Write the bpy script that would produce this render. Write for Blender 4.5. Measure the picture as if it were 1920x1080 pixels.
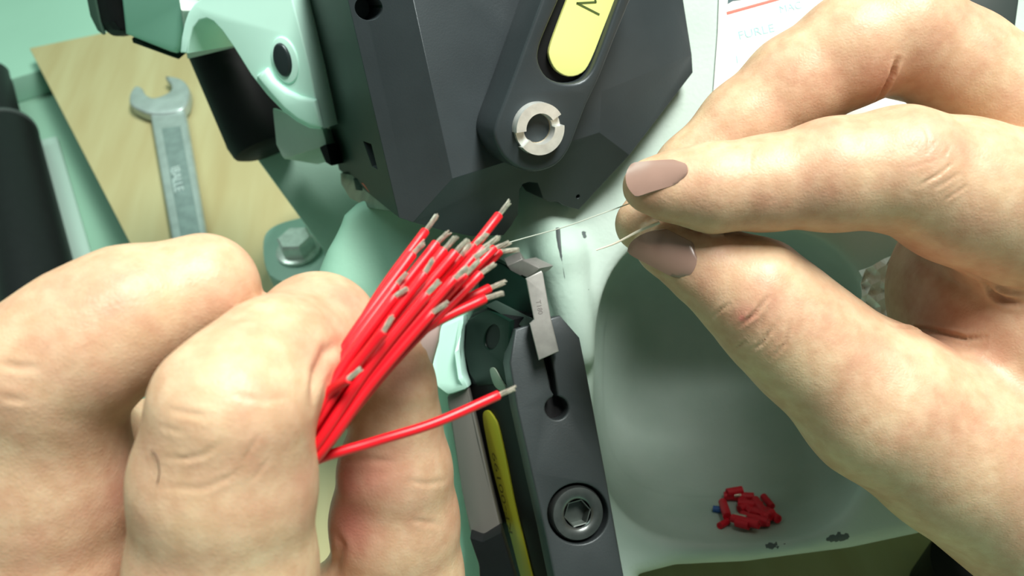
import bpy, bmesh, math, random
import numpy as np
from mathutils import Vector, Matrix
from mathutils.bvhtree import BVHTree

random.seed(7); np.random.seed(7)
SC = bpy.context.scene
COL = SC.collection
for o in list(bpy.data.objects):
    bpy.data.objects.remove(o, do_unlink=True)

# ------------------------------------------------------------------ camera
F = 1700.0                     # focal length in pixels of the 1920x1080 frame
PITCH, ROLL, HEIGHT = math.radians(45), math.radians(10), 0.245
_c, _s = math.cos(PITCH), math.sin(PITCH)
_r0, _u0 = Vector((1, 0, 0)), Vector((0, _s, _c))
RIGHT = _r0 * math.cos(ROLL) - _u0 * math.sin(ROLL)
UP = _r0 * math.sin(ROLL) + _u0 * math.cos(ROLL)
FWD = Vector((0, _c, -_s))
CAM = Vector((0, 0, HEIGHT))
cd = bpy.data.cameras.new('camera')
cam = bpy.data.objects.new('camera', cd); COL.objects.link(cam)
cam.matrix_world = Matrix(((RIGHT.x, UP.x, -FWD.x, CAM.x), (RIGHT.y, UP.y, -FWD.y, CAM.y),
                           (RIGHT.z, UP.z, -FWD.z, CAM.z), (0, 0, 0, 1)))
cd.sensor_width = 36.0; cd.lens = F * 36.0 / 1920.0
cd.clip_start = 0.005; cd.clip_end = 20
cd.dof.use_dof = True; cd.dof.focus_distance = 0.165; cd.dof.aperture_fstop = 30.0
SC.camera = cam

# ------------------------------------------------------------------ world and lights
w = bpy.data.worlds.new('world'); SC.world = w; w.use_nodes = True
bg = w.node_tree.nodes['Background']
bg.inputs[0].default_value = (0.74, 1.0, 0.88, 1); bg.inputs[1].default_value = 0.115

def area(name, loc, target, sx, sy, power, col):
    l = bpy.data.lights.new(name, 'AREA'); l.shape = 'RECTANGLE'; l.size = sx; l.size_y = sy
    l.energy = power; l.color = col
    o = bpy.data.objects.new(name, l); COL.objects.link(o); o.location = loc
    o.rotation_euler = (Vector(target) - Vector(loc)).to_track_quat('-Z', 'Y').to_euler()
    return o
area('ceiling_lamp', (0.30, 0.10, 0.95), (0.0, 0.13, 0.08), 0.46, 0.22, 14.3, (1.0, 0.98, 0.92))
area('ceiling_lamp_far', (-0.55, 0.75, 1.15), (-0.1, 0.2, 0.05), 0.9, 0.16, 4.2, (0.80, 1.0, 0.90))

SC.view_settings.view_transform = 'Standard'; SC.view_settings.look = 'None'
SC.view_settings.gamma = 1.0; SC.view_settings.use_curve_mapping = False
SC.view_settings.exposure = 0.30

# ------------------------------------------------------------------ geometry helpers (camera millimetres: X right, Y up, Z away)
def P(px, py, D):
    return np.array([(px - 960) / F * D, -(py - 540) / F * D, D], dtype=float)
RM = np.array([[RIGHT.x, UP.x, FWD.x], [RIGHT.y, UP.y, FWD.y], [RIGHT.z, UP.z, FWD.z]])
def Wn(v):                                # camera mm -> world metres (n,3)
    v = np.asarray(v, float).reshape(-1, 3)
    return (v * 0.001) @ RM.T + np.array(CAM)
def Cn(v):                                # world metres -> camera mm
    v = np.asarray(v, float).reshape(-1, 3)
    return ((v - np.array(CAM)) @ RM) * 1000.0
ZUP = np.array([RIGHT.z, UP.z, FWD.z])    # world up in camera axes
def bench(px, py, z=0.0):                 # point on the horizontal plane at height z (mm)
    d = P(px, py, 1.0)
    D = (z - HEIGHT * 1000) / float(d @ ZUP)
    return d * D
def unit(v):
    v = np.asarray(v, float); return v / np.linalg.norm(v)

ROOT = {}
def tag(o, label=None, cat=None, group=None, kind=None):
    if label: o['label'] = label
    if cat: o['category'] = cat
    if group: o['group'] = group
    if kind: o['kind'] = kind
    return o
def empty(name, loc_cam, label, cat, group=None):
    o = bpy.data.objects.new(name, None); COL.objects.link(o)
    o.location = Wn(loc_cam)[0]; o.empty_display_size = 0.01
    ROOT[o.name] = np.array(o.location)
    return tag(o, label, cat, group)
def mk(name, verts, faces, mat, parent=None, smooth=None, world=False, recalc=True):
    """verts in camera mm; smooth = None flat, else angle in degrees"""
    vw = np.asarray(verts, float).reshape(-1, 3) if world else Wn(verts)
    root = ROOT[parent.name] if parent is not None else vw.mean(0)
    me = bpy.data.meshes.new(name)
    me.from_pydata((vw - root).tolist(), [], faces.tolist() if isinstance(faces, np.ndarray) else [list(map(int, f)) for f in faces])
    if recalc:
        bm = bmesh.new(); bm.from_mesh(me)
        bmesh.ops.recalc_face_normals(bm, faces=bm.faces); bm.to_mesh(me); bm.free()
    me.materials.append(mat)
    o = bpy.data.objects.new(name, me); COL.objects.link(o)
    if parent is not None: o.parent = parent
    else: o.location = root
    ROOT[o.name] = root
    if smooth is not None:
        me.shade_smooth()
        if smooth < 179: me.set_sharp_from_angle(angle=math.radians(smooth))
    me.update()
    return o

def catmull(pts, n=8):
    pts = [np.asarray(p, float) for p in pts]
    if len(pts) < 3: return [pts[0] + (pts[-1] - pts[0]) * t for t in np.linspace(0, 1, n)]
    e = [2 * pts[0] - pts[1]] + pts + [2 * pts[-1] - pts[-2]]
    out = []
    for i in range(1, len(e) - 2):
        a, b, c, d = e[i - 1:i + 3]
        for t in np.linspace(0, 1, n, endpoint=False):
            out.append(.5 * (2 * b + (c - a) * t + (2 * a - 5 * b + 4 * c - d) * t * t + (3 * b - a - 3 * c + d) * t ** 3))
    out.append(pts[-1]); return out
def tube_data(path, r, seg=10, cap=True):
    path = [np.asarray(p, float) for p in path]; n = len(path)
    rs = r if hasattr(r, '__len__') else [r] * n
    V, Fc = [], []
    nrm = None
    for i, p in enumerate(path):
        t = unit(path[min(i + 1, n - 1)] - path[max(i - 1, 0)])
        if nrm is None:
            nrm = unit(np.cross(t, [0.3, 0.9, 0.2] if abs(t[1]) < .9 else [1, 0, 0]))
        nrm = unit(nrm - t * (nrm @ t)); b = np.cross(t, nrm)
        for k in range(seg):
            a = 2 * math.pi * k / seg
            V.append(p + rs[i] * (math.cos(a) * nrm + math.sin(a) * b))
    for i in range(n - 1):
        for k in range(seg):
            k2 = (k + 1) % seg
            Fc.append((i * seg + k, i * seg + k2, (i + 1) * seg + k2, (i + 1) * seg + k))
    if cap:
        Fc.append(tuple(range(seg))); Fc.append(tuple((n - 1) * seg + k for k in range(seg)))
    return V, Fc
def tube(name, path, r, mat, parent=None, seg=10, smooth=40):
    V, Fc = tube_data(path, r, seg); return mk(name, V, Fc, mat, parent, smooth)
def lathe_data(c, axis, prof, seg=32):
    """prof = [(radius, height along axis)]"""
    c = np.asarray(c, float); a = unit(axis)
    x = unit(np.cross(a, [0, 1, 0.3])); y = np.cross(a, x)
    V, Fc = [], []
    for r, h in prof:
        for k in range(seg):
            t = 2 * math.pi * k / seg
            V.append(c + a * h + max(r, 1e-3) * (math.cos(t) * x + math.sin(t) * y))
    for i in range(len(prof) - 1):
        for k in range(seg):
            k2 = (k + 1) % seg
            Fc.append((i * seg + k, i * seg + k2, (i + 1) * seg + k2, (i + 1) * seg + k))
    Fc.append(tuple(range(seg))); Fc.append(tuple((len(prof) - 1) * seg + k for k in range(seg)))
    return V, Fc
def lathe(name, c, axis, prof, mat, parent=None, seg=32, smooth=35):
    V, Fc = lathe_data(c, axis, prof, seg); return mk(name, V, Fc, mat, parent, smooth)

class Plane:
    """a plane through three (px, py, depth) points, with 2-D axes; n faces the camera"""
    def __init__(s, a=None, b=None, c=None, o=None, n=None):
        if n is None:
            A, B, C = P(*a), P(*b), P(*c); n = np.cross(B - A, C - A); o = A
        n = unit(n)
        if n @ o > 0: n = -n
        s.o, s.n = np.asarray(o, float), n
        s.ex = unit(np.array([1., 0, 0]) - n * n[0]); s.ey = unit(np.cross(s.n, s.ex))
        if s.ey[1] < 0: s.ey = -s.ey
    def hit(s, px, py, off=0.0):
        d = P(px, py, 1.0); o = s.o + s.n * off
        return d * (float(o @ s.n) / float(d @ s.n))
    def l2(s, px, py, off=0.0):
        v = s.hit(px, py, off) - s.o; return float(v @ s.ex), float(v @ s.ey)
    def at(s, x, y, z): return s.o + s.ex * x + s.ey * y + s.n * z
    def mm(s, px, py): return s.hit(px, py)[2] / F       # mm per pixel there
def curve_mesh(loops, half, bevel, res=2):
    cu = bpy.data.curves.new('tmp', 'CURVE'); cu.dimensions = '2D'; cu.fill_mode = 'BOTH'
    cu.extrude = max(half - bevel, 0); cu.bevel_depth = bevel; cu.bevel_resolution = res
    cu.offset = -bevel
    for L in loops:
        sp = cu.splines.new('POLY'); sp.points.add(len(L) - 1); sp.use_cyclic_u = True
        for p, q in zip(sp.points, L): p.co = (q[0], q[1], 0, 1)
    ob = bpy.data.objects.new('tmp', cu); COL.objects.link(ob)
    dg = bpy.context.evaluated_depsgraph_get()
    me = ob.evaluated_get(dg).to_mesh()
    V = np.array([v.co[:] for v in me.vertices]); Fc = [tuple(p.vertices) for p in me.polygons]
    ob.evaluated_get(dg).to_mesh_clear()
    bpy.data.objects.remove(ob); bpy.data.curves.remove(cu)
    return V, Fc
def dedupe(V, Fc):
    key = {}; idx = []; out = []
    for v in V:
        k = tuple(np.round(v, 4))
        if k not in key: key[k] = len(out); out.append(v)
        idx.append(key[k])
    F2 = []
    for f in Fc:
        g = []
        for i in f:
            j = idx[i]
            if not g or g[-1] != j: g.append(j)
        if len(g) > 2 and g[0] == g[-1]: g.pop()
        if len(set(g)) > 2: F2.append(tuple(g))
    return np.array(out), F2
def slab(name, pl, outer, mat, parent=None, holes=(), thick=3.0, bevel=0.3, off=0.0, smooth=35):
    """prism whose front face (offset off from the plane) fills the pixel outline"""
    L = [[pl.l2(x, y, off) for x, y in outer]] + [[pl.l2(x, y, off) for x, y in h] for h in holes]
    V, Fc = curve_mesh(L, thick / 2, bevel)
    V, Fc = dedupe(V, Fc)
    V3 = [pl.at(v[0], v[1], v[2] - thick / 2 + off) for v in V]
    return mk(name, V3, Fc, mat, parent, smooth)
def circ(cx, cy, r, n=28, ry=None, rot=0.0, a0=0, a1=360):
    ry = ry or r; out = []
    full = abs(a1 - a0) >= 360
    for k in range(n):
        a = math.radians(a0 + (a1 - a0) * k / (n if full else n - 1))
        x, y = r * math.cos(a), ry * math.sin(a)
        out.append((cx + x * math.cos(rot) - y * math.sin(rot), cy + x * math.sin(rot) + y * math.cos(rot)))
    return out
def smoothpoly(pts, n=5):
    q = [np.array(p, float) for p in pts]; m = len(q); out = []
    for i in range(m):
        a, b, c, d = q[i - 1], q[i], q[(i + 1) % m], q[(i + 2) % m]
        for t in np.linspace(0, 1, n, endpoint=False):
            v = .5 * (2 * b + (c - a) * t + (2 * a - 5 * b + 4 * c - d) * t * t + (3 * b - a - 3 * c + d) * t ** 3)
            out.append((v[0], v[1]))
    return out
def solid(name, front, back, mat, parent=None, bevel=0.0, smooth=30):
    """closed prism from matching front / back loops of camera-mm points"""
    n = len(front); V = list(front) + list(back)
    Fc = [tuple(range(n)), tuple(range(2 * n - 1, n - 1, -1))]
    for i in range(n):
        j = (i + 1) % n; Fc.append((i, j, n + j, n + i))
    if bevel:
        me = bpy.data.meshes.new('t'); me.from_pydata([list(v) for v in V], [], Fc)
        bm = bmesh.new(); bm.from_mesh(me); bmesh.ops.recalc_face_normals(bm, faces=bm.faces)
        bmesh.ops.bevel(bm, geom=list(bm.edges), offset=bevel, segments=2, affect='EDGES', profile=.6, clamp_overlap=True)
        bm.verts.index_update()
        V = [np.array(v.co) for v in bm.verts]; Fc = [tuple(v.index for v in f.verts) for f in bm.faces]
        bm.free(); bpy.data.meshes.remove(me)
    return mk(name, V, Fc, mat, parent, smooth)
def lettering(name, body, pl, px, py, size_px, to, mat, parent, off=0.15, depth=0.04, stretch=1.0, align='CENTER'):
    cu = bpy.data.curves.new('t', 'FONT'); cu.body = body; cu.size = 1.0; cu.align_x = align; cu.align_y = 'CENTER'
    cu.resolution_u = 3
    ob = bpy.data.objects.new('t', cu); COL.objects.link(ob)
    dg = bpy.context.evaluated_depsgraph_get(); me = ob.evaluated_get(dg).to_mesh()
    V = np.array([v.co[:] for v in me.vertices]); Fc = [tuple(p.vertices) for p in me.polygons]
    ob.evaluated_get(dg).to_mesh_clear(); bpy.data.objects.remove(ob); bpy.data.curves.remove(cu)
    s = size_px * pl.mm(px, py) ; cx, cy = pl.l2(px, py, off)
    tx, ty = pl.l2(to[0], to[1], off); a = math.atan2(ty - cy, tx - cx); n = len(V)
    X = V[:, 0] * s * stretch; Y = V[:, 1] * s
    XX = cx + X * math.cos(a) - Y * math.sin(a); YY = cy + X * math.sin(a) + Y * math.cos(a)
    top = [pl.at(x, y, off + depth) for x, y in zip(XX, YY)]
    bot = [pl.at(x, y, off - depth) for x, y in zip(XX, YY)]
    F2 = list(Fc) + [tuple(n + i for i in reversed(f)) for f in Fc]
    cnt = {}
    for f in Fc:
        for i in range(len(f)):
            e = (f[i], f[(i + 1) % len(f)]); cnt[e] = 1
    for (a_, b_) in list(cnt):
        if (b_, a_) not in cnt: F2.append((b_, a_, n + a_, n + b_))
    return mk(name, top + bot, F2, mat, parent, recalc=False)

# ------------------------------------------------------------------ materials
def mat(name, col, rough=0.5, metal=0.0, var=0.0, vscale=300.0, bump=0.0, bscale=900.0, col2=None, spec=0.5, coat=0.0, stretch=None):
    m = bpy.data.materials.new(name); m.use_nodes = True
    nt = m.node_tree; b = nt.nodes['Principled BSDF']
    b.inputs['Base Color'].default_value = (*col, 1); b.inputs['Roughness'].default_value = rough
    b.inputs['Metallic'].default_value = metal; b.inputs['Specular IOR Level'].default_value = spec
    b.inputs['Coat Weight'].default_value = coat
    tc = nt.nodes.new('ShaderNodeTexCoord'); co = tc.outputs['Object']
    if stretch:
        mp = nt.nodes.new('ShaderNodeMapping'); nt.links.new(co, mp.inputs[0])
        mp.inputs['Scale'].default_value = stretch[0]; mp.inputs['Rotation'].default_value = stretch[1]
        co = mp.outputs[0]
    if var > 0 or col2:
        n = nt.nodes.new('ShaderNodeTexNoise'); n.inputs['Scale'].default_value = vscale; n.inputs['Detail'].default_value = 5
        nt.links.new(co, n.inputs['Vector'])
        r = nt.nodes.new('ShaderNodeValToRGB')
        c2 = col2 or tuple(max(0, c * (1 - var)) for c in col)
        r.color_ramp.elements[0].position = .35; r.color_ramp.elements[1].position = .65
        r.color_ramp.elements[0].color = (*c2, 1); r.color_ramp.elements[1].color = (*col, 1)
        nt.links.new(n.outputs[0], r.inputs[0]); nt.links.new(r.outputs[0], b.inputs['Base Color'])
    if bump > 0:
        n2 = nt.nodes.new('ShaderNodeTexNoise'); n2.inputs['Scale'].default_value = bscale; n2.inputs['Detail'].default_value = 3
        nt.links.new(co, n2.inputs['Vector'])
        bp = nt.nodes.new('ShaderNodeBump'); bp.inputs['Strength'].default_value = bump; bp.inputs['Distance'].default_value = 0.0004
        nt.links.new(n2.outputs[0], bp.inputs['Height']); nt.links.new(bp.outputs[0], b.inputs['Normal'])
    return m
M_MINT = mat('mint_enamel', (0.42, 0.66, 0.55), .42, var=.10, vscale=60, bump=.15, bscale=1200)
M_PALE = mat('pale_grey_enamel', (0.50, 0.61, 0.55), .42, var=.10, vscale=70, bump=.12, bscale=900)
M_HEAD = mat('white_mint_enamel', (0.60, 0.95, 0.83), .35, var=.05, vscale=50)
M_GROOVESHADE = mat('groove_shade_dark', (0.07, 0.09, 0.09), .6)  # near-black that stands for shade in the casting's groove
M_BLACK = mat('blackened_steel', (0.046, 0.060, 0.066), .40, metal=.35, var=.18, vscale=60, bump=.05, bscale=2500)
M_BLACK2 = mat('blackened_steel_plate', (0.055, 0.068, 0.072), .45, metal=.4, var=.2, vscale=60, bump=.06, bscale=2200)
M_GREENBLACK = mat('dark_green_painted_steel', (0.002, 0.017, 0.0105), .5, spec=.25, var=.3, vscale=100)
M_RUBBER = mat('black_plastic', (0.006, 0.007, 0.008), .55, var=.2, spec=.25)
M_STEEL = mat('ground_steel', (0.52, 0.53, 0.50), .38, metal=.85, var=.2, vscale=300, bump=.15, bscale=2500)
M_BLADE = mat('dull_blade_steel', (0.36, 0.36, 0.34), .5, metal=.55, var=.15, vscale=500)
M_NICKEL = mat('nickel_plating', (0.86, 0.90, 0.86), .30, metal=.55, var=.2, vscale=400)
M_WRENCH = mat('satin_chrome_steel', (0.44, 0.54, 0.52), .42, metal=.55, var=.15, vscale=150)
M_YEL = mat('yellow_label_film', (0.80, 0.86, 0.30), .4)
M_YEL2 = mat('yellow_label_print', (0.56, 0.54, 0.035), .45)
M_INK = mat('dark_ink', (0.06, 0.10, 0.02), .6)
M_INK2 = mat('faded_teal_ink', (0.30, 0.55, 0.56), .6)
M_REDINK = mat('red_ink', (0.62, 0.16, 0.12), .6)
M_STICK = mat('white_sticker_film', (0.86, 0.88, 0.86), .4)
M_RED = mat('red_pvc_insulation', (0.78, 0.008, 0.018), .36, var=.10, vscale=200, spec=.5)
M_REDCUT = mat('red_offcut_pvc', (0.68, 0.010, 0.03), .5)
M_BLUE = mat('blue_pvc', (0.03, 0.12, 0.40), .5)
M_TIN = mat('tinned_copper', (0.78, 0.76, 0.64), .30, metal=.55, var=.35, vscale=1500)
M_WOODS = None
M_TABLE = mat('green_table_laminate', (0.22, 0.42, 0.31), .5, var=.08, vscale=8)
M_LEDGE = mat('green_bench_enamel', (0.26, 0.50, 0.38), .5, var=.08, vscale=9)
M_BAR = mat('pale_aluminium', (0.42, 0.60, 0.53), .45, metal=.3)
M_FILM = mat('clear_crinkled_film', (0.85, 0.90, 0.88), .15, spec=.8, coat=.5)
M_FIBRE = mat('pale_strand', (0.55, 0.60, 0.52), .3, metal=.3)
M_NAIL_SHADED = None

def wood():
    m = bpy.data.materials.new('light_plywood'); m.use_nodes = True
    nt = m.node_tree; b = nt.nodes['Principled BSDF']; b.inputs['Roughness'].default_value = .5
    tc = nt.nodes.new('ShaderNodeTexCoord'); mp = nt.nodes.new('ShaderNodeMapping')
    mp.inputs['Rotation'].default_value = (0, 0, math.radians(-28)); mp.inputs['Scale'].default_value = (60, 7, 7)
    nt.links.new(tc.outputs['Object'], mp.inputs[0])
    n = nt.nodes.new('ShaderNodeTexNoise'); n.inputs['Scale'].default_value = 1.2; n.inputs['Detail'].default_value = 6
    nt.links.new(mp.outputs[0], n.inputs['Vector'])
    r = nt.nodes.new('ShaderNodeValToRGB')
    r.color_ramp.elements[0].position = .3; r.color_ramp.elements[0].color = (0.37, 0.325, 0.155, 1)
    r.color_ramp.elements[1].position = .7; r.color_ramp.elements[1].color = (0.43, 0.42, 0.225, 1)
    nt.links.new(n.outputs[0], r.inputs[0]); nt.links.new(r.outputs[0], b.inputs['Base Color'])
    return m
M_WOODS = wood()

def skin():
    m = bpy.data.materials.new('skin'); m.use_nodes = True
    nt = m.node_tree; b = nt.nodes['Principled BSDF']; N = nt.nodes.new; Lk = nt.links.new
    tc = N('ShaderNodeTexCoord')
    n1 = N('ShaderNodeTexNoise'); n1.inputs['Scale'].default_value = 95; n1.inputs['Detail'].default_value = 6; n1.inputs['Roughness'].default_value = .62
    n2 = N('ShaderNodeTexNoise'); n2.inputs['Scale'].default_value = 420; n2.inputs['Detail'].default_value = 3
    Lk(tc.outputs['Object'], n1.inputs['Vector']); Lk(tc.outputs['Object'], n2.inputs['Vector'])
    r = N('ShaderNodeValToRGB')
    r.color_ramp.elements[0].position = .34; r.color_ramp.elements[0].color = (0.575, 0.345, 0.225, 1)
    r.color_ramp.elements[1].position = .66; r.color_ramp.elements[1].color = (0.665, 0.505, 0.325, 1)
    Lk(n1.outputs[0], r.inputs[0])
    r2 = N('ShaderNodeValToRGB')
    r2.color_ramp.elements[0].position = .35; r2.color_ramp.elements[0].color = (0.90, 0.84, 0.80, 1)
    r2.color_ramp.elements[1].position = .65; r2.color_ramp.elements[1].color = (1, 1, 1, 1)
    Lk(n2.outputs[0], r2.inputs[0])
    mx = N('ShaderNodeMixRGB'); mx.blend_type = 'MULTIPLY'; mx.inputs[0].default_value = 1
    Lk(r.outputs[0], mx.inputs[1]); Lk(r2.outputs[0], mx.inputs[2])
    at = N('ShaderNodeAttribute'); at.attribute_name = 'flush_shade'
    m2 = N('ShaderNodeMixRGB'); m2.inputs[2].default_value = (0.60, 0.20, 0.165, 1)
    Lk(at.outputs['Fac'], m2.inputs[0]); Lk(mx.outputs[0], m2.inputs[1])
    Lk(m2.outputs[0], b.inputs['Base Color'])
    b.inputs['Roughness'].default_value = .47; b.inputs['Specular IOR Level'].default_value = .42
    b.inputs['Subsurface Weight'].default_value = .22; b.inputs['Subsurface Radius'].default_value = (1.0, .35, .18)
    b.inputs['Subsurface Scale'].default_value = .0028
    v = N('ShaderNodeTexVoronoi'); v.inputs['Scale'].default_value = 1500; v.feature = 'DISTANCE_TO_EDGE'
    n3 = N('ShaderNodeTexNoise'); n3.inputs['Scale'].default_value = 700; n3.inputs['Detail'].default_value = 4
    Lk(tc.outputs['Object'], v.inputs['Vector']); Lk(tc.outputs['Object'], n3.inputs['Vector'])
    ad = N('ShaderNodeMath'); ad.operation = 'ADD'; Lk(v.outputs['Distance'], ad.inputs[0]); Lk(n3.outputs[0], ad.inputs[1])
    bp = N('ShaderNodeBump'); bp.inputs['Strength'].default_value = .20; bp.inputs['Distance'].default_value = .00025
    Lk(ad.outputs[0], bp.inputs['Height']); Lk(bp.outputs[0], b.inputs['Normal'])
    return m
M_SKIN = skin()
M_NAIL_SHADED = mat('fingernail', (0.35, 0.225, 0.18), .24, var=.12, vscale=120, spec=.5)  # right-hand nails darkened, their shade put into the colour
M_NAILEDGE = mat('fingernail_free_edge', (0.74, 0.68, 0.55), .3)
M_HAIR = mat('dark_hair', (0.10, 0.05, 0.03), .5)

# ------------------------------------------------------------------ implicit surfaces
def surface_nets(vals, origin, h):
    ins = vals < 0
    nx, ny, nz = vals.shape
    cnt = np.zeros((nx - 1, ny - 1, nz - 1), np.int8)
    offs = [(i, j, k) for i in (0, 1) for j in (0, 1) for k in (0, 1)]
    for i, j, k in offs: cnt += ins[i:nx - 1 + i, j:ny - 1 + j, k:nz - 1 + k]
    act = np.argwhere((cnt > 0) & (cnt < 8))
    idx = -np.ones(cnt.shape, np.int64); idx[tuple(act.T)] = np.arange(len(act))
    acc = np.zeros((len(act), 3)); num = np.zeros(len(act))
    cv = {o: vals[act[:, 0] + o[0], act[:, 1] + o[1], act[:, 2] + o[2]].astype(float) for o in offs}
    for a in offs:
        for ax in range(3):
            if a[ax] == 0:
                b = list(a); b[ax] = 1; b = tuple(b)
                m = (cv[a] < 0) != (cv[b] < 0)
                t = cv[a][m] / (cv[a][m] - cv[b][m])
                p = np.tile(np.array(a, float), (m.sum(), 1)); p[:, ax] += t
                acc[m] += p; num[m] += 1
    V = (act + acc / num[:, None]) * h + origin
    quads = []
    for ax in range(3):
        sl0 = [slice(None)] * 3; sl1 = [slice(None)] * 3
        sl0[ax] = slice(0, -1); sl1[ax] = slice(1, None)
        d = ins[tuple(sl0)] != ins[tuple(sl1)]
        e = np.argwhere(d); b, c = [x for x in range(3) if x != ax]
        lim = cnt.shape
        e = e[(e[:, b] > 0) & (e[:, c] > 0) & (e[:, b] < lim[b]) & (e[:, c] < lim[c])]
        def cell(db, dc):
            q = e.copy(); q[:, b] += db; q[:, c] += dc; return idx[tuple(q.T)]
        q = np.stack([cell(-1, -1), cell(0, -1), cell(0, 0), cell(-1, 0)], 1)
        flip = ins[tuple(e.T)] ^ (ax == 1)
        q[flip] = q[flip][:, ::-1]
        quads.append(q)
    return V, np.concatenate(quads)
def grid(lo, hi, h):
    ax = [np.arange(lo[i], hi[i], h, dtype=np.float32) for i in range(3)]
    return np.meshgrid(*ax, indexing='ij')
def smin(a, b, k):
    hh = np.clip(.5 + .5 * (b - a) / k, 0, 1)
    return b + (a - b) * hh - k * hh * (1 - hh)
def smax(a, b, k): return -smin(-a, -b, k)
def capsule(G, a, b, ra, rb):
    X, Y, Z = G; a = np.asarray(a, np.float32); d = np.asarray(b, np.float32) - a
    L2 = float(d @ d) + 1e-9
    t = np.clip(((X - a[0]) * d[0] + (Y - a[1]) * d[1] + (Z - a[2]) * d[2]) / L2, 0, 1)
    return np.sqrt((X - a[0] - t * d[0]) ** 2 + (Y - a[1] - t * d[1]) ** 2 + (Z - a[2] - t * d[2]) ** 2) - (ra + (rb - ra) * t)
def chain(G, prims, k=3.0):
    q = [(P(x, y, D), r * D / F) for x, y, D, r in prims]; out = None
    for (a, ra), (b, rb) in zip(q[:-1], q[1:]):
        c = capsule(G, a, b, ra, rb); out = c if out is None else smin(out, c, k)
    return out
def poly2d(X, Y, pts):
    """signed distance to a polygon in the XY plane (negative inside)"""
    d = np.full(X.shape, 1e9, np.float32); s = np.ones(X.shape, np.float32); n = len(pts)
    for i in range(n):
        ax, ay = pts[i]; bx, by = pts[i - 1]
        ex, ey = bx - ax, by - ay; wx, wy = X - ax, Y - ay
        t = np.clip((wx * ex + wy * ey) / (ex * ex + ey * ey), 0, 1)
        d = np.minimum(d, (wx - ex * t) ** 2 + (wy - ey * t) ** 2)
        c1, c2, c3 = Y >= ay, Y < by, ex * wy > ey * wx
        s = np.where((c1 & c2 & c3) | (~c1 & ~c2 & ~c3), -s, s)
    return s * np.sqrt(d)
def catmull_clark(V, Q):
    n = len(V); fp_ = V[Q].mean(1); m = len(Q)
    E = np.concatenate([np.stack([Q[:, i], Q[:, (i + 1) % 4]], 1) for i in range(4)]); E.sort(1)
    U, inv = np.unique(E[:, 0].astype(np.int64) * n + E[:, 1], return_inverse=True); inv = inv.ravel()
    a_, b_ = U // n, U % n; fi = np.tile(np.arange(m), 4); ne = len(U)
    def summ(ix, w, k): return np.stack([np.bincount(ix, w[:, c], k) for c in range(3)], 1)
    cnt = np.bincount(inv, minlength=ne)[:, None]
    mid = (V[a_] + V[b_]) / 2
    ep = np.where(cnt == 2, (mid + summ(inv, fp_[fi], ne) / cnt) / 2, mid)
    val = np.bincount(Q.ravel(), minlength=n)[:, None]; Fa = summ(Q.ravel(), np.repeat(fp_, 4, 0), n) / val
    ve = np.bincount(np.concatenate([a_, b_]), minlength=n)[:, None]
    Ra = summ(np.concatenate([a_, b_]), np.concatenate([mid, mid]), n) / ve
    vp = np.where(val == ve, (Fa + 2 * Ra + (val - 3) * V) / val, V)
    ei = inv.reshape(4, m) + n; f_ = np.arange(m) + n + ne
    NQ = np.concatenate([np.stack([Q[:, i], ei[i], f_, ei[i - 1]], 1) for i in range(4)])
    return np.concatenate([vp, ep, fp_]), NQ
def net_object(name, vals, lo, h, mat_, parent, sub=0):
    V, Q = surface_nets(vals, np.array(lo, float), h)
    us, inv = np.unique(Q, return_inverse=True); V = V[us]; Q = inv.reshape(-1, 4)
    if sub: V, Q = catmull_clark(V, Q)
    Wv = Wn(V); t = Wv - Wv.mean(0)
    vol = np.einsum('ij,ij->i', t[Q[:, 0]], np.cross(t[Q[:, 1]], t[Q[:, 2]])).sum()
    if vol < 0: Q = Q[:, ::-1]
    o = mk(name, Wv, Q, mat_, parent, 180, world=True, recalc=False)
    return o
def bvh_of(o):
    me = o.data; n = len(me.vertices); co = np.empty(n * 3); me.vertices.foreach_get('co', co)
    co = Cn(co.reshape(-1, 3) + ROOT[o.name])
    ls = np.empty(len(me.loops), np.int32); me.loops.foreach_get('vertex_index', ls)
    return BVHTree.FromPolygons(co.tolist(), ls.reshape(-1, 4).tolist()), co
def ray(bvh, px, py):
    d = unit(P(px, py, 1)); h = bvh.ray_cast(Vector((0, 0, 0)), Vector(d))
    if h[0] is None: return None, None
    n = np.array(h[1])
    if n @ d > 0: n = -n
    return np.array(h[0]), n

# ================================================================== THE SETTING
bx = lambda pts, z0, z1: ([bench(x, y, 0) + ZUP * z1 for x, y in pts], [bench(x, y, 0) + ZUP * z0 for x, y in pts])
def wbox(name, x0, x1, y0, y1, z0, z1, m, kind='structure'):
    V = [(x, y, z) for z in (z0, z1) for x, y in ((x0, y0), (x1, y0), (x1, y1), (x0, y1))]
    o = mk(name, V, [(0, 1, 2, 3), (4, 5, 6, 7), (0, 1, 5, 4), (1, 2, 6, 5), (2, 3, 7, 6), (3, 0, 4, 7)], m, world=True)
    o['kind'] = kind; return o
wbox('wall_back', -1.2, 1.2, 1.2, 1.25, -0.06, 1.1, M_LEDGE)
wbox('floor', -1.2, 1.2, -0.8, 1.6, -0.06, -0.028, M_TABLE)
# raised ledge behind the board: its front edge shows as a pale line at the far left
e0, e1 = bench(-60, 172, -12), bench(90, 127, -12)
dirn = unit(e1 - e0); back = unit(np.cross(dirn, ZUP));
if back[2] < 0: back = -back
a, b = e0 - dirn * 350, e0 + dirn * 900
top = [a, b, b + back * 500, a + back * 500]
ledge = solid('trim_1', [v for v in top], [v - ZUP * 16 for v in top], M_LEDGE, bevel=1.5); ledge['kind'] = 'structure'
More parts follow.
